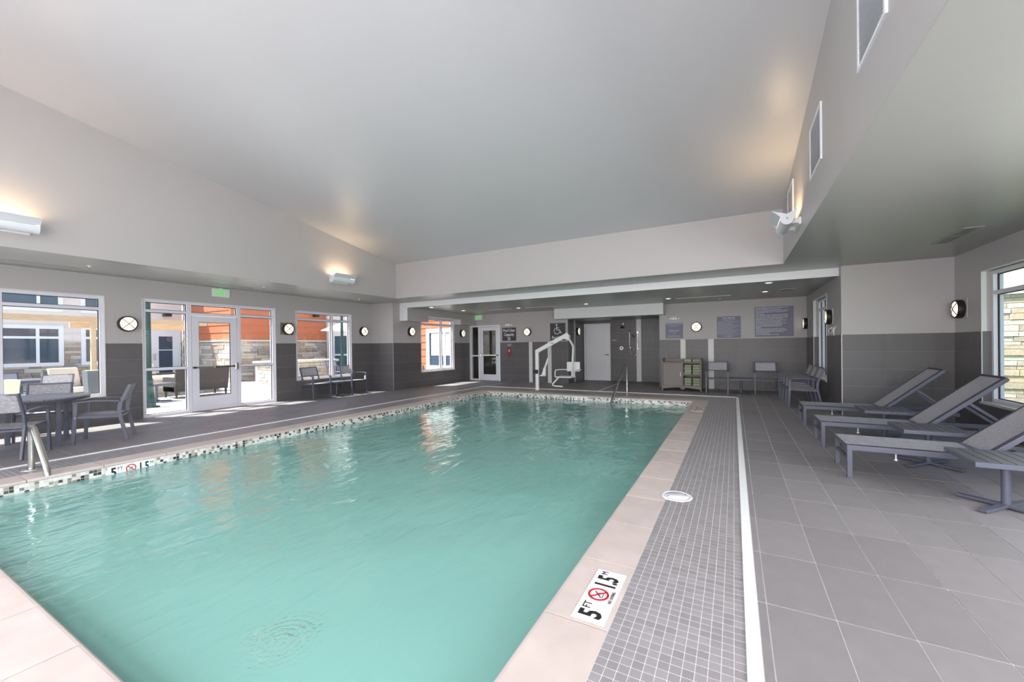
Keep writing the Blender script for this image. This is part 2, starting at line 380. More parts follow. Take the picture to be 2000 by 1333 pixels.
wr1 = wall('wall_recess_right', 'x', RX1, .15, YB+.2, YREC, -.3, ZREC+.2); tile_wall(wr1, 'x', RX1, -1, YB, YREC, 14.4, z1=ZREC)
wr2 = wall('wall_recess_back', 'y', YREC, .15, RX0-.15, RX1+.15, -.3, ZREC+.2, [DR]); tile_wall(wr2, 'y', YREC, -1, RX0, RX1, -3.94, [DR], z1=ZREC, strips=[(-3.27, -3.10)])
wxr = wall('wall_right_rear', 'x', XR, WT, YA+.2, YB+.2, -.3, ZS+.1, [WXR]); tile_wall(wxr, 'x', XR, -1, YA, YB, YA, [WXR])
wa = wall('wall_alcove', 'y', YA, .2, XR, XR2+WT, -.3, ZS+.1); tile_wall(wa, 'y', YA, -1, XR, XR2, XR)
w2 = wall('wall_right', 'x', XR2, WT, YREAR, YA+.2, -.3, ZS+.1, [WR]+WRb); tile_wall(w2, 'x', XR2, -1, 1.5, YA, 9.44, [WR]+WRb)
for nm, a, b in (('corner_trim', (XR-.004, YA-.014, 0), (XR+.008, YA-.002, ZT)),): B(a, b).build(nm, 'white_tile', wa)
B((XP-.006, YP-.013, 0), (XP+.011, YP-.004, ZT)).build('corner_trim', 'wall_grout', wr_)
# --- behind the camera: unseen glazed end wall, invented to bring light in
rh = [(x-1.1, x+1.1, .5, 2.6) for x in (-9., -6.3, -3.6, -.9, 1.8)]+[(x-1.1, x+1.1, 3.3, 4.9) for x in (-6.3, -3.6, -.9)]
wall('wall_rear', 'y', YREAR, -WT, XL-WT, XR2+WT, -.3, 6.4, rh)
# --- upper walls, soffits, sloped ceiling
def poly_wall(name, x, d):
    return MB().prism([(x, YREAR, ZS+.002), (x, YBH, ZS+.002), (x, YBH, ZC+.02), (x, YREAR, zceil(YREAR)+.02)], (d, 0, 0)).build(name, 'paint', kind='structure')
poly_wall('wall_upper_left', XS2, -.15); wur = poly_wall('wall_upper_right', XS, .15)
B((XS2-.15, YBH, ZS+.002), (XS+.15, YBH+.15, ZC+.05)).build('wall_bulkhead', 'paint', kind='structure')
MB().prism([(XS2-.15, YREAR, zceil(YREAR)), (XS2-.15, YBH+.15, zceil(YBH+.15)), (XS2-.15, YBH+.15, zceil(YBH+.15)+.1), (XS2-.15, YREAR, zceil(YREAR)+.1)], (XS-XS2+.3, 0, 0)).build('ceiling', 'ceiling_paint', kind='structure')
def soff(name, x0, x1, y0, y1, z=ZS, m='soffit_paint_shaded'): return B((x0, y0, z+.0), (x1, y1, z+.1)).build(name, m, kind='structure')
MB().box((XL, YREAR, ZS), (XS2-.001, YF, ZS+.1)).box((XS2-.001, YBH+.001, ZS), (XS+.001, YF, ZS+.1)).box((XS+.001, YREAR, ZS), (XR2, YF, ZS+.1)).build('ceiling_soffit', 'soffit_paint_shaded', kind='structure')
B((XP, YF+.005, ZB), (XR, YB, ZB+.1)).build('ceiling_rear', 'soffit_paint_shaded', kind='structure')
B((RX0, YB, ZREC), (RX1, YREC, ZREC+.1)).build('ceiling_recess', 'soffit_paint_shaded', kind='structure')
t1 = B((-9.465, YF-.012, ZB-.012), (XR, YF+.006, ZS)).build('trim_1', 'white_paint', kind='structure')
B((XP, YF-.012, 2.30), (-9.465, YF+.006, ZS)).build('fascia_leg', 'white_paint', t1)
bh = MB().box((XP, YF+.006, 2.30), (-9.465, 11.18, ZB)).box((XP, 13.11, 2.30), (-9.465, YB, ZB)).box((XP, 11.18, 2.49), (-9.465, 13.11, ZB)).build('trim_2', 'paint', kind='structure')
B((-5.72, 13.68, 2.375), (-1.965, YB-.001, ZB)).build('trim_3', 'white_paint', kind='structure')
# roof skin that keeps the sun off the soffits
MB().box((XL-WT, YREAR, ZS+.12), (XS2-.16, YF+.1, ZS+.2)).box((XS+.16, YREAR, ZS+.12), (XR2+WT, YF+.1, ZS+.2)).box((XP-WT, YF, ZS+.12), (XR+WT, YREC+.2, ZS+.2)).build('roof_deck', 'dark_void', kind='structure')

# ================================================================== FLOOR
ZG = -.003
def slab(name, rects):
    mb = MB()
    for r in rects: mb.box((r[0], r[2], -.25), (r[1], r[3], ZG))
    return mb.build(name, 'floor_grout', kind='structure')
CX0, CX1, CY0, CY1 = PX0-CW+.03, PX1+CW, PY0-CW, PY1+CW        # coping outer rectangle
CX0 = -7.20
LX, RXL, BY = -7.751, .039, 12.088                              # white strip lines: left, right, back
fr = slab('floor', [(CX1, XR2, YREAR, YA), (CX1, XR, YA, YB)])
fl = slab('floor_left', [(XL, CX0, YREAR, YP), (XP, CX0, YP, YB), (CX0, CX1, YREAR, CY0)])
fb = slab('floor_back', [(CX0, CX1, CY1, YB), (RX0, RX1, YB, YREC)])
TX, TY, GX, GY = .3048, .6147, .144, 2.594
def deck(parent, regions, g=.0055):
    for x0, x1, y0, y1 in regions:
        XC = cuts(x0, x1, GX, TX); YC = cuts(y0, y1, GY, TY)
        for i in range(len(XC)-1):
            for k in range(len(YC)-1):
                r = (XC[i]+g/2, XC[i+1]-g/2, YC[k]+.004, YC[k+1]-.004)
                if r[1]-r[0] > .01 and r[3]-r[2] > .01: piece('floor_tile', 'z', ZG, .003, r, 'floor_tile', parent)
deck(fr, [(RXL+.062, XR2-.01, 1.364, YA-.01), (RXL+.062, XR-.01, YA-.01, YB-.01)])
deck(fl, [(XL+.01, LX-.047, .75, YP), (XP+.01, LX-.047, YP, YB-.01)])
deck(fb, [(LX, RXL+.06, BY+.062, YB-.01), (RX0+.01, RX1-.01, YB, YREC-.01)])
def far(name, rects, parent):       # the deck behind the camera, same tile
    mb = MB()
    for x0, x1, y0, y1 in rects: mb.box((x0, y0, ZG), (x1, y1, 0))
    o = mb.build(name, 'floor_tile', parent)
far('deck_field', [(RXL+.062, XR2-.01, YREAR, 1.362)], fr); far('deck_field', [(XL+.01, LX-.047, YREAR, .745), (CX0, CX1, YREAR, CY0)], fl)
# white strips
B((RXL, -2, ZG), (RXL+.060, BY+.06, .006)).build('white_strip', 'white_line', fr)
B((LX-.045, -2, ZG), (LX, BY+.06, .010)).build('white_strip', 'white_line', fl)
B((LX, BY, ZG), (RXL, BY+.06, .012)).build('white_strip', 'white_line', fb)
MB().bar((-3.66, BY+.03, 0), (-3.72, 14.7, 0), .045, .006).build('drain_line', 'white_line', fb)
# mosaic bands
MP = .0502
def mosaic(parent, x0, x1, y0, y1, n_parts=0, g=.0042, skip=None):
    nx, ny = round((x1-x0)/MP), round((y1-y0)/MP); px, py = (x1-x0)/nx, (y1-y0)/ny
    B((x0, y0, ZG-.001), (x1, y1, ZG+.0015)).build('mosaic_grout', 'mosaic_grout', parent)
    cells = [(x0+i*px+g/2, x0+(i+1)*px-g/2, y0+k*py+g/2, y0+(k+1)*py-g/2) for k in range(ny) for i in range(nx)]
    mb = MB()
    for q, r in enumerate(cells):
        if skip and skip(r): continue
        if q < n_parts and r[2] > 0: piece('mosaic_tile', 'z', ZG, .003, r, 'mosaic_tile', parent)
        else: mb.box((r[0], r[2], ZG), (r[1], r[3], 0))
    mb.build('mosaic_tiles', 'mosaic_tile', parent, kind='stuff')
SKC = (-.478, 4.04, .135)
sk = lambda r: math.hypot((r[0]+r[1])/2-SKC[0], (r[2]+r[3])/2-SKC[1]) < SKC[2]-.01
mosaic(fr, CX1+.004, RXL, 1.40, BY, 300, skip=sk)
mosaic(fl, LX, CX0-.004, .5, BY); mosaic(fb, CX0-.004, CX1+.004, CY1+.004, BY)

# ================================================================== POOL
pool = thing('pool_basin', 'long rectangular indoor pool edged with cream coping stones', 'pool'); pool['kind'] = 'structure'
D = -1.55
mb = MB()
for r in minus((CX0, CX1, CY0, CY1), [(PX0, PX1, PY0, PY1)]): mb.box((r[0], r[2], D-.1), (r[1], r[3], -.035))
mb.box((PX0, PY0, D-.1), (PX1, PY1, D)); mb.build('basin_shell', 'plaster', pool)
# coping stones with a rounded nose over the water
def cop(ax, c, inner, outer, sgn, a0, a1, nm='coping_stone'):
    n = inner-sgn*.012                       # nose overhangs the water by 3 cm
    prof = [(outer, -.035), (n+sgn*.008, -.035), (n+sgn*.002, -.028), (n, -.019), (n+sgn*.003, -.009), (n+sgn*.012, -.002), (n+sgn*.025, 0), (outer, 0)]
    if ax == 'y': return MB().prism([(x, a0+.005, z) for x, z in prof], (0, a1-a0-.010, 0)).build(nm, 'coping', pool)
    return MB().prism([(a0+.005, y, z) for y, z in prof], (a1-a0-.010, 0, 0)).build(nm, 'coping', pool)
CL = .628
for side, inner, outer, sg in (('R', PX1, CX1, 1), ('L', PX0, CX0, -1)):
    ys = [PY0-.05]+[y for y in cuts(PY0-.05, PY1+.05, 1.975, CL)[1:-1]]+[PY1+.05]
    for a, b in zip(ys, ys[1:]): cop('y', None, inner, outer, sg, a, b)
for inner, outer, sg in ((PY1, CY1, 1), (PY0, CY0, -1)):
    xs = cuts(CX0, CX1, -.9, CL)
    for a, b in zip(xs, xs[1:]): cop('x', None, inner, outer, sg, a, b)
mb = MB()
for r in minus((CX0+.004, CX1-.004, CY0+.004, CY1-.004), [(PX0, PX1, PY0, PY1)]): mb.box((r[0], r[2], -.034), (r[1], r[3], -.004))
mb.build('coping_mortar', 'coping_joint', pool)
# waterline mosaic
WP_ = .0365
def band(ax, plane, d, a0, a1):
    B(*wbox(ax, plane, d*.002, (a0, a1, -.26, -.035))).build('band_grout', 'mosaic_grout', pool)
    mb = MB(); n = int((a1-a0)/WP_)
    for i in range(n):
        for k in range(6): mb.box(*wbox(ax, plane+d*.002, d*.003, (a0+i*WP_+.002, a0+(i+1)*WP_-.002, -.0365-(k+1)*WP_+.002, -.0365-k*WP_-.002)))
    mb.build('waterline_mosaic', 'waterline_tile', pool, kind='stuff')
band('x', PX0, 1, PY0, PY1); band('y', PY1, -1, PX0, PX1); band('x', PX1, -1, PY0, PY1); band('y', PY0, 1, PX0, PX1)
# entry steps at the far end and a ledge by the ladder
for k in range(4):
    y = PY1-.33*(k+1); z = -.30-.3*k
    s = B((-3.45, y, D), (PX1, y+.33 if k else PY1, z)).build('entry_step', 'plaster', pool)
    B((-3.45, y-.004, z-.05), (PX1, y+.05, z+.003)).build('step_nosing', 'plaster_dark', s)
ld = B((PX0, .72, D), (-6.38, 1.42, -.20)).build('ladder_ledge', 'plaster', pool)
B((-6.43, .72, -.25), (-6.377, 1.424, -.197)).build('ledge_nosing', 'plaster_dark', ld)
# water: gently rippled sheet
nx, ny = 60, 100
vs = []; fs = []
for j in range(ny+1):
    for i in range(nx+1):
        x = PX0+(PX1-PX0)*i/nx; y = PY0+(PY1-PY0)*j/ny
        vs.append((x, y, ZW+.0022*math.sin(2.1*x+3.3*y)+.0018*math.sin(-3.7*x+4.9*y+1)))
for j in range(ny):
    for i in range(nx): a = j*(nx+1)+i; fs.append((a, a+1, a+nx+2, a+nx+1))
tag(MB().add(vs, fs, True).build('pool_water', 'water'), 'rippled turquoise water filling the indoor pool', 'water', kind='stuff')

# ================================================================== WINDOWS AND DOORS
def pbar(mb, ax, plane, d, r): mb.box(*wbox(ax, plane, d, r))
def glazing(name, ax, plane, sg, rect, vs_, hs_, label=None, fw=.055, dep=.11, m='alu', floor_to=False):
    """framed window; sg points into the room. vs_/hs_: mullion and transom centre lines"""
    a0, a1, z0, z1 = rect; root = bpy.data.objects.new(name, None); COL.objects.link(root); root['kind'] = 'structure'
    p0 = plane-sg*.03
    mb = MB(); d = -sg*dep
    for r in ((a0, a0+fw, z0, z1), (a1-fw, a1, z0, z1), (a0+fw, a1-fw, z1-fw, z1), (a0+fw, a1-fw, z0, z0+fw)): pbar(mb, ax, p0, d, r)
    mb.build('window_frame', m, root)
    V = [a0+fw/2]+list(vs_)+[a1-fw/2]
    for v in vs_: B(*wbox(ax, p0, d, (v-fw/2, v+fw/2, z0+fw, z1-fw))).build('mullion', m, root)
    for i in range(len(V)-1):
        lo, hi = V[i]+fw/2, V[i+1]-fw/2
        H = [z0+fw/2]+[h for h in hs_]+[z1-fw/2]
        for h in hs_: B(*wbox(ax, p0, d, (lo, hi, h-fw/2, h+fw/2))).build('transom', m, root)
        for k in range(len(H)-1):
            q = (lo, hi, H[k]+fw/2, H[k+1]-fw/2)
            gk = MB()
            for r in minus(q, [(q[0]+.012, q[1]-.012, q[2]+.012, q[3]-.012)]): pbar(gk, ax, p0-sg*.045, -sg*.02, r)
            gk.build('gasket', 'gasket', root)
            B(*wbox(ax, p0-sg*.052, -sg*.006, q)).build('pane', 'glass', root)
    return root
def sill(parent, ax, plane, sg, rect, out=.03):
    a0, a1, z0, z1 = rect
    B(*wbox(ax, plane+sg*out, -sg*(WT*.7), (a0, a1, z0-.03, z0+.004))).build('window_sill', 'sill_stone', parent)
def jamb(parent, ax, plane, sg, rect, m='white_tile'):
    a0, a1, z0, z1 = rect; mb = MB()
    for r in ((a0-.001, a0+.012, z0, z1), (a1-.012, a1+.001, z0, z1), (a0, a1, z1-.012, z1+.001)): pbar(mb, ax, plane+sg*.009, -sg*.06, r)
    mb.build('window_jamb', m, parent)
def inset(r, e=.012): return (r[0]+e, r[1]-e, r[2], r[3]-e)
for n, ax, pl, sg, r, v, h in ((1, 'x', XL, 1, W1, [1.85], [2.235]), (2, 'x', XL, 1, W3, [8.26], [2.25]), (3, 'x', XP, 1, WP, [12.36], [2.25]),
                               (4, 'x', XR, -1, WXR, [11.9, 12.5], [2.25]), (5, 'x', XR2, -1, WR, [5.6, 6.35, 7.25, 8.17], [2.15])):
    w = glazing('window_%d' % n, ax, pl-(sg*.07 if n > 3 else 0), sg, inset(r), v, h); sill(w, ax, pl, sg, r); jamb(w, ax, pl, sg, r)
# tiled reveals of the two deep windows on the pool-bed side
for w_, pl, r in (('r', XR2, WR), ('x', XR, WXR)):
    q = B((pl+.001, r[1]-.014, r[2]), (pl+.10, r[1]+.002, ZT)).build('reveal_tile', 'wall_tile', bpy.data.objects['window_5' if w_ == 'r' else 'window_4'])
for n, rr in enumerate(WRb): glazing('window_%d' % (6+n), 'x', XR2, -1, inset(rr), [], [2.15])  # glazing of the invented side openings
for n, rr in enumerate(rh): glazing('window_%d' % (8+n), 'y', YREAR, 1, inset(rr), [(rr[0]+rr[1])/2], [])  # glazing of the invented end wall openings
def panic_bar(parent, ax, plane, sg, a_hinge, a_latch, z, dark=True):
    def P(a, off, zz): return (plane+sg*off, a, zz) if ax == 'x' else (a, plane+sg*off, zz)
    s = 1 if a_latch > a_hinge else -1
    b = MB().bar(P(a_hinge, .045, z), P(a_latch, .045, z), .05, .042).build('panic_bar', 'steel', parent)
    MB().bar(P(a_hinge+s*.40, .073, z), P(a_latch-s*.08, .073, z), .03, .03).build('push_pad', 'steel_dark' if dark else 'alu_white', b)
    MB().bar(P(a_latch-s*.03, .05, z-.085), P(a_latch-s*.03, .05, z+.085), .06, .075).build('latch_case', 'steel', b, bevel=.02)
    MB().bar(P(a_hinge, .045, z-.02), P(a_hinge, .045, z+.02), .055, .05).build('end_cap', 'plastic_black', b)
def leaf(name, ax, plane, sg, a0, a1, z1, stile, top, bot, parent):
    """glazed door leaf"""
    mb = MB(); d = -sg*.045; p = plane+sg*.0
    g = (a0+stile, a1-stile, bot, z1-top)
    for r in minus((a0, a1, .012, z1), [g]): pbar(mb, ax, p, d, r)
    o = mb.build(name, 'alu', parent)
    gk = MB()
    for r in minus(g, [(g[0]+.01, g[1]-.01, g[2]+.01, g[3]-.01)]): pbar(gk, ax, p-sg*.012, -sg*.02, r)
    gk.build('gasket', 'gasket', o); B(*wbox(ax, p-sg*.02, -sg*.006, g)).build('pane', 'glass', o)
    return o
# storefront with the glazed patio door
d1 = bpy.data.objects.new('door_1', None); COL.objects.link(d1); d1['kind'] = 'structure'
A0, A1 = ST[0]+.012, ST[1]-.012; p0 = XL-.03; fw = .055
mb = MB()
for r in ((A0, A0+fw, 0, 2.49), (A1-fw, A1, 0, 2.49), (A0+fw, A1-fw, 2.435, 2.49), (4.50, 4.585, 0, 2.435), (5.545, 5.63, 0, 2.435), (4.585, 5.545, 2.20, 2.26),
          (A0+fw, 4.50, 2.225, 2.28), (5.63, A1-fw, 2.225, 2.28), (A0+fw, 4.50, .985, 1.04), (5.63, A1-fw, .985, 1.04), (A0+fw, 4.50, 0, .06), (5.63, A1-fw, 0, .06)): pbar(mb, 'x', p0, -.11, r)
mb.build('storefront_frame', 'alu', d1)
for r in ((A0+fw, 4.50, .06, .985), (A0+fw, 4.50, 1.04, 2.225), (A0+fw, 4.50, 2.28, 2.435), (4.585, 5.545, 2.26, 2.435), (5.63, A1-fw, .06, .985), (5.63, A1-fw, 1.04, 2.225), (5.63, A1-fw, 2.28, 2.435)):
    gk = MB()
    for q in minus(r, [(r[0]+.012, r[1]-.012, r[2]+.012, r[3]-.012)]): pbar(gk, 'x', p0-.045, -.02, q)
    gk.build('gasket', 'gasket', d1); B(*wbox('x', p0-.052, -.006, r)).build('pane', 'glass', d1)
lf = leaf('door_leaf', 'x', p0-.005, 1, 4.592, 5.538, 2.19, .14, .135, .33, d1)
panic_bar(lf, 'x', p0, 1, 4.62, 5.53, 1.01)
jamb(d1, 'x', XL, 1, ST)
B((XL-.2, ST[0], -.02), (XL+.01, ST[1], .008)).build('threshold', 'steel', d1)
# back door with sidelight, and the corridor behind it
d2 = bpy.data.objects.new('door_2', None); COL.objects.link(d2); d2['kind'] = 'structure'
mb = MB(); p0 = YB+.0
for r in ((-9.74, -9.68, 0, 2.28), (-9.34, -9.26, 0, 2.22), (-8.345, -8.29, 0, 2.28), (-9.68, -8.345, 2.22, 2.28), (-9.68, -9.34, 0, .07), (-9.68, -9.34, 1.0, 1.055)): pbar(mb, 'y', p0-.012, .12, r)
mb.build('door_frame', 'alu_white', d2)
for r in ((-9.68, -9.34, .07, 1.0), (-9.68, -9.34, 1.055, 2.22)): B(*wbox('y', p0+.05, .006, r)).build('pane', 'glass', d2)
lf = leaf('door_leaf', 'y', p0+.005, -1, -9.255, -8.35, 2.21, .15, .15, .26, d2); panic_bar(lf, 'y', p0, -1, -8.40, -9.22, 1.05, False)
hall = MB().box((-9.95, YB+.2, -.1), (-7.2, YB+4.4, 0)).box((-10.0, YB+.2, 0), (-9.95, YB+4.4, 2.7)).box((-7.2, YB+.2, 0), (-7.1, YB+4.4, 2.7)).box((-9.95, YB+4.3, 0), (-7.2, YB+4.4, 2.7)).box((-9.95, YB+.2, 2.7), (-7.2, YB+4.4, 2.8)).build('wall_corridor', 'hall', kind='structure')
hb = B((-9.9, YB+4.22, .75), (-7.3, YB+4.30, 1.9)).build('corridor_board', 'hall_pale', hall)
B((-9.35, YB+2.6, 0), (-9.15, YB+2.8, 2.7)).build('corridor_post', 'hall_pale', hall)
# white panelled door in the shower recess
d3 = bpy.data.objects.new('door_3', None); COL.objects.link(d3); d3['kind'] = 'structure'
x0, x1 = DR[0]+.005, DR[1]-.005
mb = MB()
for r in ((x0, x0+.08, 0, 2.275), (x1-.05, x1, 0, 2.275), (x0+.08, x1-.05, 2.205, 2.275)): pbar(mb, 'y', YREC-.03, .12, r)
mb.build('door_frame', 'white_paint', d3)
lf = B((x0+.085, YREC+.0, .01), (x1-.055, YREC+.045, 2.2)).build('door_leaf', 'white_paint', d3)
for z0, z1 in ((.33, .87), (1.09, 2.03)):
    mb = MB(); q = (x0+.23, x1-.20, z0, z1)
    for r in minus(q, [(q[0]+.02, q[1]-.02, q[2]+.02, q[3]-.02)]): pbar(mb, 'y', YREC+.002, -.016, r)
    mb.build('door_panel_moulding', 'white_paint', lf)
    B((q[0]+.06, YREC+.002, z0+.06), (q[1]-.06, YREC-.006, z1-.06)).build('door_panel', 'white_paint', lf, bevel=.004)
h = MB().lathe([(.028, 0), (.028, -.012)], (x1-.11, YREC, 1.02), 14, 'y').bar((x1-.11, YREC-.05, 1.02), (x1-.24, YREC-.05, 1.02), .018, .02).bar((x1-.11, YREC, 1.02), (x1-.11, YREC-.055, 1.02), .02, .02).build('lever_handle', 'bronze', lf)
# ================================================================== LIGHT FITTINGS
def sconce_proto():
    t = thing('wall_sconce', 'x', 'wall light', group='round bulkhead wall lights')     # local: wall at y = 0, faces -y
    MB().lathe([(.150, 0), (.155, -.01), (.155, -.085), (.148, -.098), (.134, -.102), (.134, -.085)], n=36, axis='y', cap=False).build('housing', 'bronze', t)
    MB().lathe([(.136, -.080), (.128, -.096), (.10, -.108), (.06, -.116), (.002, -.119)], n=32, axis='y').build('lens', 'lens', t)
    for s in (-1, 1):
        pts = []
        for k in range(9):
            r = -.133+.266*k/8; pts.append((r*.7071, -.105-.018*(1-(r/.133)**2), s*r*.7071))
        MB().sweep(pts, .009, .007, (0.7071, 0, -s*0.7071)).build('guard_bar', 'lens_bar', t)
    return t
SP = sconce_proto()
_first = [True]
def sconce(loc, rz, label, plate=False):
    if _first[0]: o = SP; _first[0] = False; o.location = loc; o.rotation_euler = (0, 0, rz); o['label'] = label
    else: o = place(SP, loc, rz, label)
    if plate: B((-.185, 0, -.155), (.175, -.012, .165)).build('back_plate', 'paint', o)
ZL = 1.955
sconce((XL+.013, 3.455, ZL), PI/2, 'lit round wall light between the dining corner window and patio door', True)
sconce((XL+.013, 6.80, ZL), PI/2, 'lit round wall light between the patio door and the two-chair window', True)
sconce((XL+.001, 9.40, ZL), PI/2, 'lit round wall light beside the corner past the two-chair window')
sconce((XP+.001, 10.62, ZL), PI/2, 'lit round wall light just before the orange-view window')
sconce((XP+.001, 13.62, ZL), PI/2, 'lit round wall light between the orange-view window and corridor door')
sconce((-7.03, YB-.001, ZL), 0, 'lit round wall light beside the pool user capacity sign')
sconce((-1.04, YB-.001, ZL), 0, 'lit round wall light above the towel cabinet')
sconce((RX0+.010, 15.12, ZL), PI/2, 'lit round wall light inside the tiled shower recess')
sconce((XR-.001, 14.0, ZL), -PI/2, 'lit round wall light in the far corner by the row of chairs')
sconce((XR-.001, 10.84, ZL), -PI/2, 'lit round wall light above the white wire hook')
sconce((XR2-.001, 9.67, ZL), -PI/2, 'large lit round wall light above the sun loungers')

def uplight(loc, rz, label, first=True):
    t = thing('wall_uplight', label, 'wall light', loc, rz, 'white adjustable uplights')   # wall at y=0, faces -y, 0.62 long in x
    L2 = .31
    arc = [(-.185-.075*math.cos(a), -.02-.075*math.sin(a)) for a in [(-.55+k*.36) for k in range(9)]]   # rounded body underside
    body = [(-.235, .03)]+[(-.165+.078*math.cos(a), -.005+.078*math.sin(a)) for a in [PI*.86+k*(PI*.95)/10 for k in range(11)]]+[(-.085, .05), (-.10, .05), (-.165, -.06), (-.225, .03)]
    MB().prism([(-L2, y, z) for y, z in body], (2*L2, 0, 0)).build('body', 'fixture', t)
    vis = [(-.237, .035), (-.335, .115), (-.330, .121), (-.228, .045)]
    MB().prism([(-L2, y, z) for y, z in vis], (2*L2, 0, 0)).build('visor', 'fixture', t)
    for s in (-1, 1):
        ck = [(-.330, .118), (-.245, .03)]+[(-.165+.08*math.cos(a), -.005+.08*math.sin(a)) for a in [PI*.95+k*(PI*.85)/8 for k in range(9)]]+[(-.05, .115), (-.09, .10), (-.165, .06)]
        MB().prism([(s*L2, y, z) for y, z in ck], (s*.006, 0, 0)).build('cheek', 'fixture', t)
        MB().lathe([(.014, 0), (.014, s*.012)], (s*(L2+.006), -.165, 0), 10, 'x').build('pivot_screw', 'steel', t)
    B((-L2+.02, -.205, -.03), (L2-.02, -.125, -.018)).build('lamp_tube', 'lamp_glow', t)
    for s in (-1, 1): MB().bar((s*.2, -.11, -.03), (s*.2, 0, -.03), .03, .05).build('bracket', 'plastic_white', t)
    MB().box((-.26, -.03, -.085), (.26, 0, .01)).build('wall_plate', 'plastic_white', t)
    d = bpy.data.lights.new('uplight_lamp', 'AREA'); d.shape = 'RECTANGLE'; d.size = .5; d.size_y = .05; d.energy = 4; d.color = (1, .70, .40)
    o = bpy.data.objects.new('uplight_lamp', d); COL.objects.link(o); o.parent = t; o.location = (0, -.155, .02); o.rotation_euler = (PI, 0, 0); o.rotation_euler = (PI-.25, 0, 0)
    return t
uplight((XS2, 1.55, 3.18), PI/2, 'white adjustable uplight above the dining table end of the pool')
uplight((XS2, 7.02, 3.16), PI/2, 'white adjustable uplight above the two-chair window')
uplight((XS, 7.03, 3.13), -PI/2, 'white adjustable uplight below the wall grilles')

def grille(loc, rz, w, h, label, n=26):
    t = thing('wall_grille', label, 'air vent', loc, rz, 'white wall return grilles')
    mb = MB()
    for r in minus((-w/2, w/2, -h/2, h/2), [(-w/2+.03, w/2-.03, -h/2+.03, h/2-.03)]): mb.box((r[0], -.016, r[2]), (r[1], 0, r[3]))
    mb.build('grille_frame', 'grille_slat', t); B((-w/2+.02, -.002, -h/2+.02), (w/2-.02, .0, h/2-.02)).build('grille_back', 'grille_dark', t)
    for k in range(n):
        z = -h/2+.03+(h-.06)*(k+.5)/n
        MB().prism([(-w/2+.03, -.014, z-.007), (-w/2+.03, -.004, z+.006), (-w/2+.03, -.002, z+.004), (-w/2+.03, -.012, z-.009)], (w-.06, 0, 0)).build('slat', 'grille_slat', t)
    return t
grille((XS, 3.52, 3.68), -PI/2, .62, .60, 'white louvred wall grille highest in view above the soffit edge')
grille((XS, 5.60, 3.63), -PI/2, .68, .60, 'white louvred wall grille midway along the upper wall')
grille((XS, 7.86, 3.63), -PI/2, .66, .60, 'white louvred wall grille just behind the uplight')
def ceil_vent(name, loc, rz, w, l, z, label, n=7, split=False):
    t = thing(name, label, 'air vent', (loc[0], loc[1], z), rz)
    mb = MB()
    for r in minus((-w/2, w/2, -l/2, l/2), [(-w/2+.02, w/2-.02, -l/2+.02, l/2-.02)]): mb.box((r[0], r[2], -.01), (r[1], r[3], .0))
    if split: mb.box((-w/2, -.012, -.01), (w/2, .012, 0))
    mb.build('vent_frame', 'soffit_paint_shaded', t); B((-w/2+.01, -l/2+.01, -.003), (w/2-.01, l/2-.01, -.001)).build('vent_back', 'grille_dark', t)
    for k in range(n):
        x = -w/2+.02+(w-.04)*(k+.5)/n
        B((x-.004, -l/2+.02, -.009), (x+.004, l/2-.02, -.004)).build('slat', 'soffit_paint_shaded', t)
    return t
ceil_vent('ceiling_vent', (2.735, 7.97), 0, .19, 1.0, ZS, 'long slatted supply vent in the soffit above the loungers', 6, True)
ceil_vent('ceiling_vent', (1.17, 12.15), .0, .30, .42, ZB, 'small square ceiling vent near the row of chairs', 6)
for y0, y1, lb in ((.9, 2.66, 'above the dining corner window'), (4.69, 5.62, 'above the patio door'), (7.52, 8.55, 'above the two-chair window')):
    t = thing('slot_diffuser', 'thin slot diffuser in the low soffit '+lb, 'air vent', (-10.16, (y0+y1)/2, ZS))
    h = (y1-y0)/2; B((-.028, -h, -.004), (.028, h, .0)).build('slot_frame', 'soffit_paint_shaded', t); B((-.012, -h+.01, -.006), (.012, h-.01, -.0035)).build('slot', 'grille_dark', t)
for x0, x1, lb in ((-1.47, -.06, 'above the notices'), (-6.37, -5.2, 'above the pool lift'), (-7.84, -6.88, 'near the corridor door')):
    t = thing('slot_diffuser', 'pale slot diffuser in the rear ceiling '+lb, 'air vent', ((x0+x1)/2, 12.62, ZB)); h = (x1-x0)/2
    B((-h, -.022, -.006), (h, .022, 0)).build('slot_frame', 'white_paint', t); B((-h+.01, -.006, -.007), (h-.01, .006, -.005)).build('slot', 'soffit_paint_shaded', t)
for (x, y), lb in (((.68, 10.5), 'closest to the white fascia by the alcove'), ((.71, 12.25), 'near the small ceiling vent'), ((-1.65, 12.45), 'above the towel cabinet'), ((-4.13, 12.53), 'in front of the shower recess'),
                   ((-6.55, 12.49), 'near the capacity sign'), ((-8.84, 10.6), 'at the corner behind the fascia leg'), ((-8.67, 12.18), 'in front of the corridor door')):
    t = thing('downlight', 'small lit recessed downlight '+lb, 'ceiling light', (x, y, ZB), group='recessed downlights')
    MB().lathe([(.085, 0), (.085, -.006), (.062, -.006)], n=24, cap=False).build('trim_ring', 'white_paint', t); MB().lathe([(.062, -.002), (.002, -.003)], n=20).build('lens', 'downlight_glow', t)
    dl = bpy.data.lights.new('downlight_lamp', 'SPOT'); dl.energy = 13; dl.spot_size = 2.3; dl.spot_blend = .8; dl.shadow_soft_size = .05; dl.color = (1, .90, .80)
    do = bpy.data.objects.new('downlight_lamp', dl); COL.objects.link(do); do.parent = t; do.location = (0, 0, -.03)
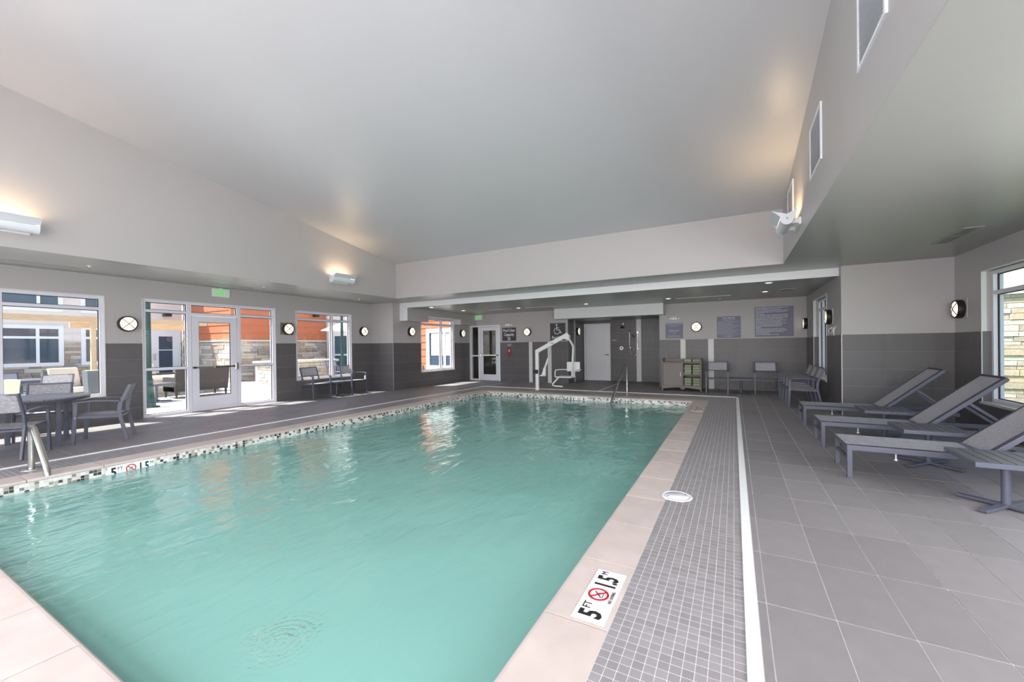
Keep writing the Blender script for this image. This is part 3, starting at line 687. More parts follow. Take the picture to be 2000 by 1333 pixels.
for (x, y, z), lb in (((-9.72, 2.65, ZS), 'beside the slot above the dining corner'), ((-9.75, 5.62, ZS), 'near the patio exit sign'), ((-9.9, 8.55, ZS), 'near the soffit corner'), ((-.35, 13.4, ZB), 'above the middle notice')):
    t = thing('sprinkler_head', 'small pendent sprinkler head '+lb, 'sprinkler', (x, y, z), group='ceiling sprinklers')
    MB().lathe([(.035, 0), (.035, -.004), (.012, -.008), (.012, -.03)], n=14).build('escutcheon', 'white_paint', t); MB().lathe([(.004, -.03), (.004, -.05), (.018, -.052), (.018, -.055)], n=12).build('deflector', 'chrome', t)

# ================================================================== SIGNS AND WALL FITTINGS
def exit_sign(loc, rz, label, w=.37, h=.20):
    t = thing('exit_sign', label, 'sign', loc, rz, 'green exit signs')
    B((-w/2, -.05, -h/2), (w/2, 0, h/2)).build('housing', 'plastic_white', t, bevel=.008)
    text('EXIT', .185, (0, -.051, -.065), (PI/2, 0, 0), 'exit_green', t, sx=.74, bold=.004)
    B((-.03, -.04, h/2), (.03, -.01, h/2+.02)).build('canopy', 'plastic_white', t)
exit_sign((XL, 5.17, 2.765), PI/2, 'white exit sign with green letters above the patio door')
exit_sign((-9.29, YB, 2.615), 0, 'white exit sign with green letters above the corridor door', .36, .22)
def board(name, label, x0, x1, z0, z1, m, y=YB, d=.012):
    t = thing(name, label, 'sign', ((x0+x1)/2, y, (z0+z1)/2)); B((-(x1-x0)/2, -d, -(z1-z0)/2), ((x1-x0)/2, 0, (z1-z0)/2)).build('sign_board', m, t); return t, (x1-x0), (z1-z0)
t, w, h = board('capacity_sign', 'dark square sign reading Pool User Capacity 25', -8.18, -7.555, 1.625, 2.15, 'sign_dark')
for k, s in enumerate(('Pool User', 'Capacity', '25')): text(s, .165, (0, -.013, .10-.165*k), (PI/2, 0, 0), 'sign_text', t, sx=.80, bold=.003)
t, w, h = board('pool_lift_sign', 'dark sign with wheelchair symbol behind the pool lift arm', -6.085, -5.475, 1.605, 2.255, 'sign_dark')
text('Pool Lift', .165, (0, -.013, -.275), (PI/2, 0, 0), 'sign_text', t, sx=.85, bold=.003)
ic = MB(); cx, cz = -.03, .06; a0_, a1_ = PI*.62, PI*1.93
ring = [(cx+.115*math.cos(a0_+(a1_-a0_)*k/24), -.014, cz-.03+.115*math.sin(a0_+(a1_-a0_)*k/24)) for k in range(25)]
ic.sweep(ring, .003, .022, (0, 1, 0)); ic.lathe([(.032, -.012), (.032, -.016)], (cx-.015, 0, cz+.20), 16, 'y')
for p, q in (((cx-.012, cz+.16), (cx-.005, cz+.0)), ((cx-.005, cz+.085), (cx+.08, cz+.085)), ((cx-.005, cz+.01), (cx+.10, cz+.01)), ((cx+.10, cz+.01), (cx+.15, cz-.11)), ((cx+.15, cz-.11), (cx+.19, cz-.095))): ic.sweep([(p[0], -.014, p[1]), (q[0], -.014, q[1])], .004, .026, (0, 1, 0))
ic.build('wheelchair_symbol', 'sign_text', t)
def greek(t, rows, m='sign_text_dim'):
    """unreadable small print: rows of word-length strokes"""
    mb = MB(); rnd = random.Random(3)
    for x0, x1, z, hgt in rows:
        x = x0
        while x < x1:
            l = min(rnd.uniform(.012, .045), x1-x)
            mb.box((x, -.0135, z), (x+l, -.012, z+hgt)); x += l+.010
    mb.build('small_print', m, t, kind='stuff')
t, w, h = board('pool_notice', 'smallest blue-grey notice with faint small print above the towel cabinet', -1.968, -1.44, 1.603, 2.10, 'sign_blue')
greek(t, [(-.24, .24, .205, .018), (-.17, .12, .155, .012), (-.18, .17, .02, .010), (-.16, .15, .0, .010), (-.15, .13, -.022, .010), (-.17, .10, -.045, .010), (-.05, .05, -.10, .012), (-.2, .19, -.175, .012), (-.2, .19, -.205, .012)])
t, w, h = board('pool_area_notice', 'blue-grey notice headed Pool Area Use', -.458, .19, 1.588, 2.250, 'sign_blue')
text('POOL AREA USE', .046, (0, -.0135, .265), (PI/2, 0, 0), 'sign_text', t, bold=.001)
rows = [(-.2, .2, .225, .012), (-.12, .12, .20, .012)]+[(-.30, .30-.05*((k*7) % 5), .165-.030*k, .011) for k in range(14)]+[(-.16, .16, -.275, .012), (-.10, .09, -.30, .012)]
greek(t, rows)
t, w, h = board('pool_rules_notice', 'largest blue-grey notice closely printed with pool rules', .555, 1.52, 1.606, 2.488, 'sign_blue')
RULES = ['ANYONE SUFFERING OR HAVING HAD DIARRHEA IN THE', 'PAST TWO WEEKS MUST NOT USE THE POOL.', 'ANYONE HAVING AN AREA OF EXPOSED SUBCUTANEOUS', 'TISSUE, OPEN BLISTERS, CUTS, ETC. IS ADVISED NOT TO', 'USE THE POOL.',
 'ALL PERSONS MUST TAKE A CLEANSING SHOWER BEFORE', 'USING THE POOL. A PERSON LEAVING THE POOL TO USE', 'THE TOILET MUST TAKE ANOTHER CLEANSING SHOWER', 'BEFORE RETURNING TO THE POOL ENCLOSURE.',
 'SPITTING, SPOUTING OF WATER, BLOWING THE NOSE,', 'AND URINATING IN THE POOL IS PROHIBITED.', 'NO RUNNING OR ROUGH PLAY IS PERMITTED IN THE', 'POOL, ON THE RUNWAYS, DIVING BOARDS OR', 'FLOATS, PLATFORMS, DRESSING ROOMS, OR IN', 'SHOWERS.',
 'STREET CLOTHES ARE NOT ALLOWED IN THE POOL.', 'ALL DIAPER AGED CHILDREN MUST USE PLASTIC PANTS', 'WITH TIGHT FITTING ELASTIC AT THE LEGS AND', 'WAIST OR SWIM DIAPER.', 'DO NOT CHANGE DIAPERS AT POOLSIDE.']
text('\n'.join(RULES), .0345, (-.455, -.0135, .395), (PI/2, 0, 0), 'sign_text', t, align='LEFT', line=1.20, sx=.885, bold=.0009)
# red emergency telephone
t = thing('pool_telephone', 'red wall telephone with white handset label beside the corridor door', 'telephone', (-7.865, YB-.009, 1.21))
B((-.065, -.05, -.15), (.065, 0, .155)).build('phone_body', 'red', t, bevel=.012)
MB().tube([(-.02, -.07, .12), (-.02, -.085, .05), (-.02, -.085, -.05), (-.02, -.07, -.12)], [.026, .018, .018, .026], 10).build('handset', 'red', t)
B((.0, -.053, -.03), (.045, -.05, .07)).build('phone_label', 'plastic_white', t)
MB().tube([(-.02, -.06, -.13), (-.02, -.05, -.2), (.0, -.04, -.235), (.02, -.03, -.2), (.02, -.03, -.14)], .008, 8).build('phone_cord', 'red', t)
t, w, h = board('telephone_notice', 'small dim blue notice above the red telephone', -7.96, -7.75, 1.40, 1.51, 'sign_blue', YB-.009, .004); greek(t, [(-.08, .08, .01, .02), (-.06, .06, -.03, .018)])
for (x, z), lb in (((-7.885, 2.272), 'above the capacity sign'), ((-1.70, 2.253), 'above the smallest notice')):
    t = thing('emergency_light', 'white twin-head emergency light '+lb, 'emergency light', (x, YB, z), group='emergency lights')
    B((-.10, -.05, -.05), (.10, 0, .05)).build('housing', 'plastic_white', t, bevel=.018)
    for s in (-1, 1):
        k = MB().lathe([(.05, 0), (.05, -.04), (.042, -.055)], (s*.13, -.005, 0), 18, 'y').build('lamp_head', 'plastic_white', t)
        MB().lathe([(.036, -.056), (.030, -.060), (.002, -.062)], (s*.13, -.005, 0), 16, 'y').build('reflector', 'chrome', t)
# shower set in the recess
YT = YREC-.010
t = thing('wall_shower', 'dark wall shower head on a short arm in the recess', 'shower head', (-3.78, YT, 2.22))
MB().lathe([(.035, 0), (.035, -.012)], n=16, axis='y').build('flange', 'chrome', t)
MB().tube([(0, 0, 0), (0, -.07, .005), (0, -.12, -.03), (0, -.15, -.08)], .011, 10).build('shower_arm', 'chrome', t)
MB().lathe([(.018, 0), (.03, -.02), (.085, -.06), (.085, -.075)], (0, -.16, -.09), 18).build('spray_face', 'bronze', t)
t = thing('shower_valve', 'round chrome shower valve on the recess tiles', 'shower valve', (-3.845, YT, 1.28))
MB().lathe([(.085, 0), (.085, -.006), (.07, -.012)], n=24, axis='y').build('escutcheon', 'chrome', t); MB().lathe([(.04, -.012), (.035, -.05), (.03, -.055)], n=18, axis='y').build('knob', 'bronze', t); MB().bar((0, -.05, 0), (.0, -.05, -.07), .015, .012).build('lever', 'chrome', t)
t = thing('hand_shower', 'chrome slide bar with hand shower and looped hose', 'hand shower', (-3.52, YT, 1.3))
MB().tube([(.03, 0, .68), (.0, -.05, .68), (0, -.055, .6), (.0, -.055, .05), (0, -.05, -.02), (.03, 0, -.02)], .012, 10).build('grab_bar', 'chrome', t)
MB().lathe([(.03, 0), (.03, -.05), (.022, -.055)], (.02, 0, -.0), 14, 'y').build('hose_outlet', 'chrome', t)
MB().tube([(.02, -.05, -.02), (.03, -.07, -.18), (.10, -.08, -.30), (.18, -.08, -.33), (.26, -.07, -.27), (.29, -.06, -.10), (.29, -.06, .15), (.26, -.07, .32), (.20, -.08, .40)], .011, 8).build('hose', 'chrome', t)
MB().tube([(.215, -.09, .34), (.15, -.10, .44)], [.015, .02], 10).lathe([(.02, 0), (.045, -.02), (.045, -.035)], (.13, -.09, .46), 14, 'y').build('handset', 'plastic_black', t)
MB().tube([(.30, -.03, .58), (.30, -.03, -.05)], .013, 10).build('slide_bar', 'chrome', t)
for z in (.58, -.05): B((.275, -.045, z-.03), (.325, 0, z+.03)).build('slide_bracket', 'chrome', t)
t, w, h = board('shower_notice', 'tiny grey plate on the recess tiles beside the white door', -4.22, -4.02, 1.545, 1.64, 'sign_blue', YT, .004); greek(t, [(-.07, .07, .01, .012), (-.06, .05, -.02, .012)])
# white wire hook
t = thing('wall_hook', 'white wire hook on the wall under a wall light', 'hook', (XR, 10.52, 1.63), -PI/2)
MB().tube([(-.30, -.01, .09), (-.30, -.05, .06), (-.26, -.06, .01), (-.12, -.06, -.03), (.02, -.05, .0), (.06, -.04, .06), (.09, -.03, .10), (.15, -.03, .09), (.18, -.05, .0), (.17, -.05, -.06), (.12, -.04, -.075), (.08, -.02, -.05)], .009, 8).build('wire', 'plastic_white', t)
for x, z in ((-.30, .09), (.09, .10)): MB().lathe([(.022, 0), (.022, -.008)], (x, 0, z), 12, 'y').build('hook_base', 'plastic_white', t)
# ------------------------------------------------------------------ depth markers, skimmer lid, rails
def marker(label, loc, rot, w, h, ft='5', m_='1.5', nod=True):
    t = thing('depth_marker', label, 'depth marker', loc, group='pool depth markers'); t.rotation_euler = rot     # local: reads along +x, up +y, faces +z
    B((-w/2, -h/2, 0), (w/2, h/2, .003)).build('marker_plate', 'marker_white', t)
    z = .0038; s = h*.94
    text(ft, s, (-w*.38, -h*.31, z), (0, 0, 0), 'black_ink', t, bold=s*.03, sx=.8); text('FT', s*.38, (-w*.245, h*.10, z), (0, 0, 0), 'black_ink', t, sx=.9)
    text(m_, s, (w*.255, -h*.31, z), (0, 0, 0), 'black_ink', t, bold=s*.03, sx=.62 if len(m_) > 2 else .8); text('M', s*.34, (w*.435, h*.10, z), (0, 0, 0), 'black_ink', t, sx=.9)
    R = h*.30; c = (-w*.02, h*.06)
    pts = [(c[0]+R*math.cos(a), c[1]+R*math.sin(a), z) for a in [2*PI*k/28 for k in range(29)]]
    MB().sweep(pts, .0012, R*.24, (0, 0, 1)).sweep([(c[0]-R*.68, c[1]+R*.68, z), (c[0]+R*.68, c[1]-R*.68, z)], .0012, R*.2, (0, 0, 1)).build('no_diving_ring', 'red', t)
    MB().sweep([(c[0]-R*.45, c[1]-R*.35, z), (c[0]+R*.1, c[1]+R*.15, z), (c[0]+R*.45, c[1]+R*.45, z)], .001, R*.13, (0, 0, 1)).sweep([(c[0]-R*.5, c[1]-R*.5, z), (c[0]+R*.5, c[1]-R*.5, z)], .001, R*.07, (0, 0, 1)).sweep([(c[0]+R*.1, c[1]+R*.15, z), (c[0]+R*.35, c[1]-R*.25, z)], .001, R*.1, (0, 0, 1)).build('diver_figure', 'black_ink', t)
    if nod: text('NO DIVING', h*.15, (-w*.02, -h*.42, z), (0, 0, 0), 'black_ink', t, sx=.85)
    return t
marker('large white depth tile reading 5 FT 1.5 M on the deck coping', (-.675, 2.252, .0), (0, 0, PI/2), .50, .175)
marker('small white depth tile on the coping near the corner by the grey chairs', (-.69, 9.60, 0), (0, 0, PI/2), .56, .20, '3', '.9')
marker('small white depth tile on the coping along the window side', (-7.02, 9.4, 0), (0, 0, -PI/2), .52, .18, '3', '.9')
marker('white depth tile in the waterline mosaic near the ladder rail', (PX0+.006, 2.24, -.112), (PI/2, 0, PI/2), .47, .155, nod=False)
marker('white depth tile in the waterline mosaic at the far end', (-3.83, PY1-.006, -.110), (PI/2, 0, 0), .46, .145, '3', '.9', False)
t = thing('skimmer_lid', 'round white skimmer lid set in the grey mosaic', 'skimmer lid', (SKC[0], SKC[1], 0))
MB().lathe([(.135, -.004), (.135, .004), (.128, .007), (.112, .007), (.110, .004), (.104, .004), (.102, .007), (.002, .009)], n=40).build('lid', 'plastic_white', t)
for a in (.6, .6+PI): MB().lathe([(.007, .0075), (.007, .0095)], (.085*math.cos(a), .085*math.sin(a), 0), 10).build('lid_screw', 'plastic_black', t)
t = thing('ladder_rail', 'polished steel grab rail standing by the dining table', 'pool rail', (-7.44, 1.50, 0))
path = [(0, 0, 0), (0, 0, .41), (.008, 0, .46), (.03, .0, .495), (.07, .0, .51), (.11, .0, .50), (.14, 0, .47), (.50, .01, .10), (.53, .01, .05), (.54, .01, -.02), (.54, .01, -.75)]
MB().tube(path, .031, 16).build('rail_tube', 'steel', t)
MB().lathe([(.10, .0), (.10, .006), (.085, .012), (.04, .018)], n=20).build('flange', 'steel', t)
t = thing('handrail', 'steel handrail rising over the far entry steps', 'pool rail', (-2.66, 11.62, 0))
MB().tube([(0, 0, 0), (0, 0, .78), (-.004, -.03, .85), (-.012, -.09, .885), (-.022, -.15, .86), (-.04, -.22, .78), (-.22, -1.18, -.30), (-.25, -1.36, -.6)], .030, 12).build('rail_tube', 'steel', t)
MB().lathe([(.055, 0), (.055, .008), (.03, .016)], n=18).build('flange', 'steel', t)
# ------------------------------------------------------------------ pool lift
t = thing('pool_lift', 'white pool lift with slanting arm and hanging seat', 'pool lift', (-5.54, 11.80, 0))
MB().tube([(0, 0, 0), (0, 0, 1.20)], .062, 18).build('mast', 'plastic_white', t); MB().lathe([(.075, 0), (.075, .012), (.062, .02)], n=18).build('mast_collar', 'plastic_white', t)
MB().bar((-.02, 0, 1.22), (1.07, 0, 1.76), .10, .125).build('boom', 'plastic_white', t, bevel=.012)
MB().box((-.045, -.04, 1.15), (.05, .04, 1.26)).build('pivot_block', 'plastic_white', t)
MB().prism([(1.0, -.055, 1.78), (1.12, -.055, 1.72), (1.10, -.055, 1.58), (.93, -.055, 1.62)], (0, .11, 0)).build('boom_head', 'plastic_white', t)
for y in (-.035, .035): MB().tube([(1.04, y, 1.66), (1.10, y, 1.60), (1.20, y, 1.44), (1.225, y, 1.38), (1.225, y, 1.30), (1.19, y, .74), (1.185, y, .42)], .022, 8).build('hanger_tube', 'plastic_white', t)
MB().tube([(.18, -.02, .46), (.40, -.02, 1.02)], .034, 12).build('actuator_body', 'plastic_white', t); MB().tube([(.40, -.02, 1.02), (.50, -.02, 1.42)], .016, 10).build('actuator_rod', 'chrome', t)
MB().box((-.10, -.08, .52), (.05, .08, .65)).build('battery_clamp', 'plastic_black', t, bevel=.01)
MB().box((.10, -.05, .44), (.30, .05, .48)).box((.22, -.05, .44), (.30, .05, .70)).build('motor_housing', 'plastic_white', t, bevel=.015)
seat = MB().box((.72, -.25, .43), (1.24, .20, .465)).build('seat', 'plastic_white', t, bevel=.015)
MB().box((.93, .19, .60), (1.36, .235, .90)).build('backrest', 'plastic_white', t, bevel=.02)
for x, b in ((.70, .95), (1.32, 1.30)): MB().tube([(x, -.20, .45), (x, -.21, .60), (x+.02, -.19, .66), (x+.06, -.12, .67), (b if x < 1 else 1.40, .18, .66)], .017, 8).build('armrest', 'plastic_white', t)
MB().tube([(.80, -.18, .43), (.66, -.30, .24), (.67, -.33, .20), (.74, -.34, .185), (1.0, -.34, .175)], .022, 10).build('footrest', 'plastic_white', t)
B((.50, -.0515, 1.475), (.60, -.05, 1.50)).build('boom_print', 'sign_blue', t)
# ================================================================== FURNITURE
def chair_proto():
    """sling armchair, local: faces -y, origin on the floor under the seat centre"""
    t = thing('armchair', 'x', 'chair')
    hw = .275
    for s in (-1, 1):
        x = s*hw
        MB().sweep([(x, -.285, 0), (x, -.262, .42), (x, -.255, .625)], .030, .045, (1, 0, 0)).build('leg', 'slate', t, bevel=.004)
        xi = s*(hw-.02)
        MB().sweep([(xi, .315, 0), (xi, .265, .25), (xi, .232, .40), (xi, .228, .50), (xi, .245, .60)], .028, .045, (1, 0, 0)).build('leg', 'slate', t, bevel=.004)
        MB().sweep([(x, -.285, .618), (x, -.20, .638), (x, -.05, .645), (x, .10, .638), (x, .245, .622)], .048, .022, (1, 0, 0)).build('armrest', 'slate', t, bevel=.005)
    bf = MB()
    for s in (-1, 1): bf.sweep([(s*.255, .232, .47), (s*.255, .248, .60), (s*.255, .36, .875)], .026, .040, (1, 0, 0))
    bf.sweep([(-.25, .355, .865), (.25, .355, .865)], .022, .022, (0, 0, 1)).build('back_frame', 'slate', t, bevel=.004)
    def sheet(P, th, nrm):
        n = Vector(nrm).normalized()*th; p = [Vector(q) for q in P]; k = len(p); return MB().prism([tuple(q) for q in p], tuple(n))
    # curved back sling
    bs = MB(); vs = []; fs = []
    for j in range(5):
        for i in range(7):
            u = i/6*2-1; v = j/4; y0 = .262+(.352-.262)*v; vs.append((u*.243, y0+.018*(1-u*u), .625+(.868-.625)*v))
    for j in range(4):
        for i in range(6): a = j*7+i; fs.append((a, a+1, a+8, a+7))
    k = len(vs); vs2 = [(x, y+.006, z) for x, y, z in vs]; fs2 = [tuple(reversed([q+k for q in f])) for f in fs]
    bs.add(vs+vs2, fs+fs2, True)
    b = bs.build('backrest', 'sling', t)
    MB().sweep([(-.243, .262, .628), (0, .28, .628), (.243, .262, .628)], .016, .016, (0, 0, 1)).build('back_hem', 'sling_trim', b)
    sf = MB()
    for s in (-1, 1): sf.sweep([(s*.258, -.262, .405), (s*.258, .235, .385)], .026, .04, (1, 0, 0))
    sf.sweep([(-.25, -.262, .405), (.25, -.262, .405)], .026, .034, (0, 0, 1)); sf.sweep([(-.25, .232, .385), (.25, .232, .385)], .026, .034, (0, 0, 1)); sf.build('seat_frame', 'slate', t)
    ss = MB(); vs = []; fs = []
    for j in range(5):
        for i in range(7):
            u = i/6*2-1; v = j/4; vs.append((u*.25, -.27+.49*v, .428-.02*v-.014*(1-u*u)*math.sin(PI*v)))
    for j in range(4):
        for i in range(6): a = j*7+i; fs.append((a, a+1, a+8, a+7))
    k = len(vs); ss.add(vs+[(x, y, z-.006) for x, y, z in vs], fs+[tuple(reversed([q+k for q in f])) for f in fs], True); ss.build('seat', 'sling', t)
    for s in (-1, 1): MB().lathe([(.008, 0), (.008, s*.006)], (s*.285, -.258, .40), 8, 'x').build('bolt', 'chrome', t)
    return t
CP = chair_proto(); _used = [False]
def chair(x, y, fx, fy, label, group=None):
    rz = math.atan2(fx, -fy)       # local -y turned to (fx, fy)
    if not _used[0]:
        _used[0] = True; CP.location = (x, y, 0); CP.rotation_euler = (0, 0, rz); CP['label'] = label; o = CP
        if group: o['group'] = group
    else: o = place(CP, (x, y, 0), rz, label, group)
    return o
chair(-8.565, 1.53, -.82, .57, 'grey sling armchair beside the steel ladder rail, its back to the pool', 'dining set chairs')
chair(-9.99, 2.17, .92, -.40, 'grey sling armchair behind the round table against the window', 'dining set chairs')
chair(-8.89, 2.57, -.478, -.878, 'grey sling armchair in profile at the round table, facing the window corner', 'dining set chairs')
c = chair(-10.46, 7.46, 1, 0, 'grey sling armchair under the pool-side window, closer to the patio door', 'chairs under the window')
c = chair(-10.46, 8.75, 1, 0, 'grey sling armchair with a white tag under its arm', 'chairs under the window')
B((.262, -.20, .43), (.285, -.265, .54)).build('paper_tag', 'plastic_white', c)
chair(-.43, 13.18, 0, -1, 'grey sling armchair beside the towel cabinet', 'chairs below the notices')
chair(.775, 13.20, 0, -1, 'grey sling armchair below the largest rules notice', 'chairs below the notices')
chair(1.32, 10.92, -1, 0, 'grey sling armchair closest to the sun loungers in the row of three', 'row of three chairs')
chair(1.32, 11.58, -1, 0, 'middle grey sling armchair in the row of three by the narrow window', 'row of three chairs')
chair(1.32, 12.24, -1, 0, 'grey sling armchair deepest in the corner of the row of three', 'row of three chairs')

def side_table_proto():
    t = thing('side_table', 'x', 'side table'); h = .285; n = 7
    for k in range(n):
        x0 = -h+2*h*k/n; MB().box((x0+.004, -h+.028, .408), (x0+2*h/n-.004, h-.028, .430)).build('slat', 'slate_wood', t)
    mb = MB()
    for r in minus((-h+.01, h-.01, -h+.006, h-.006), [(-h+.035, h-.035, -h+.035, h-.035)]): mb.box((r[0], r[2], .385), (r[1], r[3], .407))
    for s in (-1, 1): mb.box((-h, s*h, .388), (h, s*(h-.026), .430))
    mb.box((-h+.03, -.02, .385), (h-.03, .02, .404)).build('top_frame', 'slate', t, bevel=.004)
    MB().tube([(0, 0, .03), (0, 0, .385)], .030, 16).build('pole', 'slate', t); MB().lathe([(.07, .375), (.07, .386)], n=16).build('top_plate', 'slate', t)
    for a in range(4):
        c, s = math.cos(a*PI/2+PI/4), math.sin(a*PI/2+PI/4)
        MB().bar((0, 0, .028), (c*.31, s*.31, .018), .055, .024).build('foot', 'slate', t, bevel=.005)
    return t
TP = side_table_proto(); _t = [False]
def side_table(x, y, rz, label):
    if not _t[0]: _t[0] = True; TP.location = (x, y, 0); TP.rotation_euler = (0, 0, rz); TP['label'] = label; TP['group'] = 'slatted side tables'; return TP
    return place(TP, (x, y, 0), rz, label)
side_table(2.00, 4.98, .0, 'slatted grey side table standing closest to the camera by the loungers')
side_table(1.945, 6.36, .0, 'slatted grey side table between the two closer sun loungers')
side_table(1.93, 7.85, .0, 'slatted grey side table beside the lounger against the tiled wall')
side_table(-10.42, 8.11, .0, 'slatted grey side table between the two chairs under the window')
side_table(.17, 13.12, .0, 'slatted grey side table between the chairs below the notices')

def lounger_proto():
    """local: foot end at x=0, head towards +x, y = width centre"""
    t = thing('sun_lounger', 'x', 'sun lounger', group='sun loungers in a row'); hw = .30
    fr_ = MB()
    for s in (-1, 1): fr_.bar((0, s*(hw-.015), .315), (1.90, s*(hw-.015), .315), .03, .055)
    for x in (.015, .95, 1.885): fr_.bar((x, -hw+.03, .315), (x, hw-.03, .315), .03, .045)
    fr_.bar((1.42, -hw+.03, .30), (1.42, hw-.03, .30), .025, .03).build('frame', 'slate', t, bevel=.004)
    for x in (.022, 1.72):
        for s in (-1, 1): MB().box((x-.022, s*(hw-.015)-.02, 0), (x+.022, s*(hw-.015)+.02, .292)).build('leg', 'slate', t, bevel=.004)
        MB().bar((x, -hw+.04, .19 if x < 1 else .12), (x, hw-.04, .19 if x < 1 else .12), .03, .03).build('stretcher', 'slate', t)
    vs = []; fs = []
    nx_, ny_ = 10, 8
    for j in range(nx_+1):
        for i in range(ny_+1):
            u = i/ny_*2-1; x = .0+1.02*j/nx_; vs.append((x, u*(hw-.028), .348-.010*(1-u*u)*min(1, 4*j/nx_)))
    for j in range(nx_):
        for i in range(ny_): a = j*(ny_+1)+i; fs.append((a, a+ny_+1, a+ny_+2, a+1))
    k = len(vs); MB().add(vs+[(x, y, z-.008) for x, y, z in vs], fs+[tuple(reversed([q+k for q in f])) for f in fs], True).build('seat', 'sling', t)
    A = math.radians(42); hx, hz, Lb = 1.06, .345, .93
    def bp(d, y, n=0): return (hx+d*math.cos(A)-n*math.sin(A), y, hz+d*math.sin(A)+n*math.cos(A))
    bf = MB()
    for s in (-1, 1): bf.sweep([bp(-.03, s*(hw-.05)), bp(Lb, s*(hw-.05))], .03, .045, (0, 1, 0))
    bf.sweep([bp(Lb-.01, -hw+.05), bp(Lb-.01, hw-.05)], .04, .028, (math.cos(A), 0, math.sin(A))).build('back_frame', 'slate', t, bevel=.004)
    vs = []; fs = []
    for j in range(nx_+1):
        for i in range(ny_+1):
            u = i/ny_*2-1; vs.append(bp(.0+(Lb-.02)*j/nx_, u*(hw-.052), .026-.012*(1-u*u)*math.sin(PI*j/nx_)))
    for j in range(nx_):
        for i in range(ny_): a = j*(ny_+1)+i; fs.append((a, a+ny_+1, a+ny_+2, a+1))
    k = len(vs); b = MB().add(vs+[(x+.005, y, z-.006) for x, y, z in vs], fs+[tuple(reversed([q+k for q in f])) for f in fs], True).build('backrest', 'sling', t)
    hm = MB()
    for s in (-1, 1): hm.sweep([bp(.0, s*(hw-.056), .030), bp(Lb-.01, s*(hw-.056), .030)], .022, .004, (0, 1, 0))
    hm.sweep([bp(Lb-.012, -hw+.05, .03), bp(Lb-.012, hw-.05, .03)], .03, .005, (math.cos(A), 0, math.sin(A))).build('back_hem', 'sling_trim', b)
    for s in (-1, 1): MB().bar(bp(.50, s*(hw-.10), -.02), (1.86, s*(hw-.10), .335), .022, .03).build('back_strut', 'slate', t); MB().lathe([(.014, 0), (.014, .05)], (bp(.50, s*(hw-.10)-.025, -.02)), 10, 'y').build('strut_pin', 'chrome', t)
    MB().tube([(.40, -.24, .29), (.40, -.24, .22)], .006, 8).lathe([(.013, .21), (.013, .225)], (.40, -.24, 0), 10).build('levelling_pin', 'alu', t)
    return t
LP = lounger_proto()
for i, (y, lb) in enumerate(((5.70, 'grey sling sun lounger closest to the camera, its raised back cut by the frame'), (7.13, 'middle grey sling sun lounger with its back raised before the window'), (8.74, 'grey sling sun lounger beside the tiled alcove wall'))):
    if i == 0: LP.location = (1.03, y, 0); LP['label'] = lb
    else: place(LP, (1.03, y, 0), 0, lb)

# round dining table
t = thing('round_table', 'round grey patio dining table with slatted top by the window', 'table', (-9.33, 1.90, 0)); R = .62; nb = 11
rot = math.radians(25)
for k in range(nb):
    y0, y1 = -R+.02+(2*R-.04)*k/nb+.005, -R+.02+(2*R-.04)*(k+1)/nb-.005
    def hx_(y): return math.sqrt(max(0., (R-.004)**2-y*y))
    if min(hx_(y0), hx_(y1)) < .05: continue
    ys = [y0+(y1-y0)*q/4 for q in range(5)]
    P = [(hx_(y), y) for y in ys]+[(-hx_(y), y) for y in reversed(ys)]
    c, s = math.cos(rot), math.sin(rot)
    MB().prism([(x*c-y*s, x*s+y*c, .705) for x, y in P], (0, 0, .022)).build('slat', 'slate_window_sheen', t)
rim = MB(); rim.lathe([(R-.05, .672), (R-.012, .672), (R-.012, .704), (R-.05, .704)], n=48, cap=False).build('rim', 'slate', t)
MB().bar((-R+.05, 0, .695), (R-.05, 0, .695), .05, .018).bar((0, -R+.05, .695), (0, R-.05, .695), .05, .018).build('top_brace', 'slate', t)
for a in range(4):
    x, y = .43*math.cos(a*PI/2+.42), .43*math.sin(a*PI/2+.42); MB().bar((x, y, 0), (x, y, .69), .055, .055).build('leg', 'slate', t, bevel=.004)

# towel cabinet and towels
CXa, CXb, CYf, CYb = -1.95, -.845, 13.15, 13.62
t = thing('towel_cabinet', 'brown-grey towel cabinet with one door and open shelves', 'cabinet', ((CXa+CXb)/2, CYf, 0)); w = (CXb-CXa)/2; dp = CYb-CYf
for s in (-1, 1): MB().prism([(s*w, 0, 0), (s*w, dp, 0), (s*w, dp, .985), (s*w, .10, .985), (s*w, 0, .93)], (-s*.03, 0, 0)).build('side_panel', 'cabinet', t)
B((-w+.03, .01, .845), (w-.03, dp, .872)).build('top', 'cabinet', t); B((-w+.03, dp-.02, .09), (w-.03, dp, .96)).build('back_panel', 'cabinet', t)
B((-w+.03, 0, .135), (w-.03, dp-.02, .16)).build('bottom', 'cabinet', t); xd = .045
B((xd-.015, .0, .16), (xd+.015, dp-.02, .93)).build('divider', 'cabinet', t)
ap = [(-w+.03, .135)]+[(-w+.03+(2*w-.06)*k/12, .055+.055*math.sin(PI*k/12)) for k in range(13)]+[(w-.03, .135)]
MB().prism([(x, 0, z) for x, z in ap], (0, .02, 0)).build('apron', 'cabinet', t)
B((-.03, .05, .05), (.09, .15, .10)).build('base_block', 'cabinet', t)
B((xd+.015, .005, .475), (w-.03, dp-.02, .50)).build('shelf', 'cabinet', t)
dr = B((-w+.04, -.004, .165), (xd-.02, .016, .838)).build('door', 'cabinet_door', t)
B((xd-.07, -.03, .44), (xd-.055, -.018, .57)).build('handle', 'plastic_white', dr); 
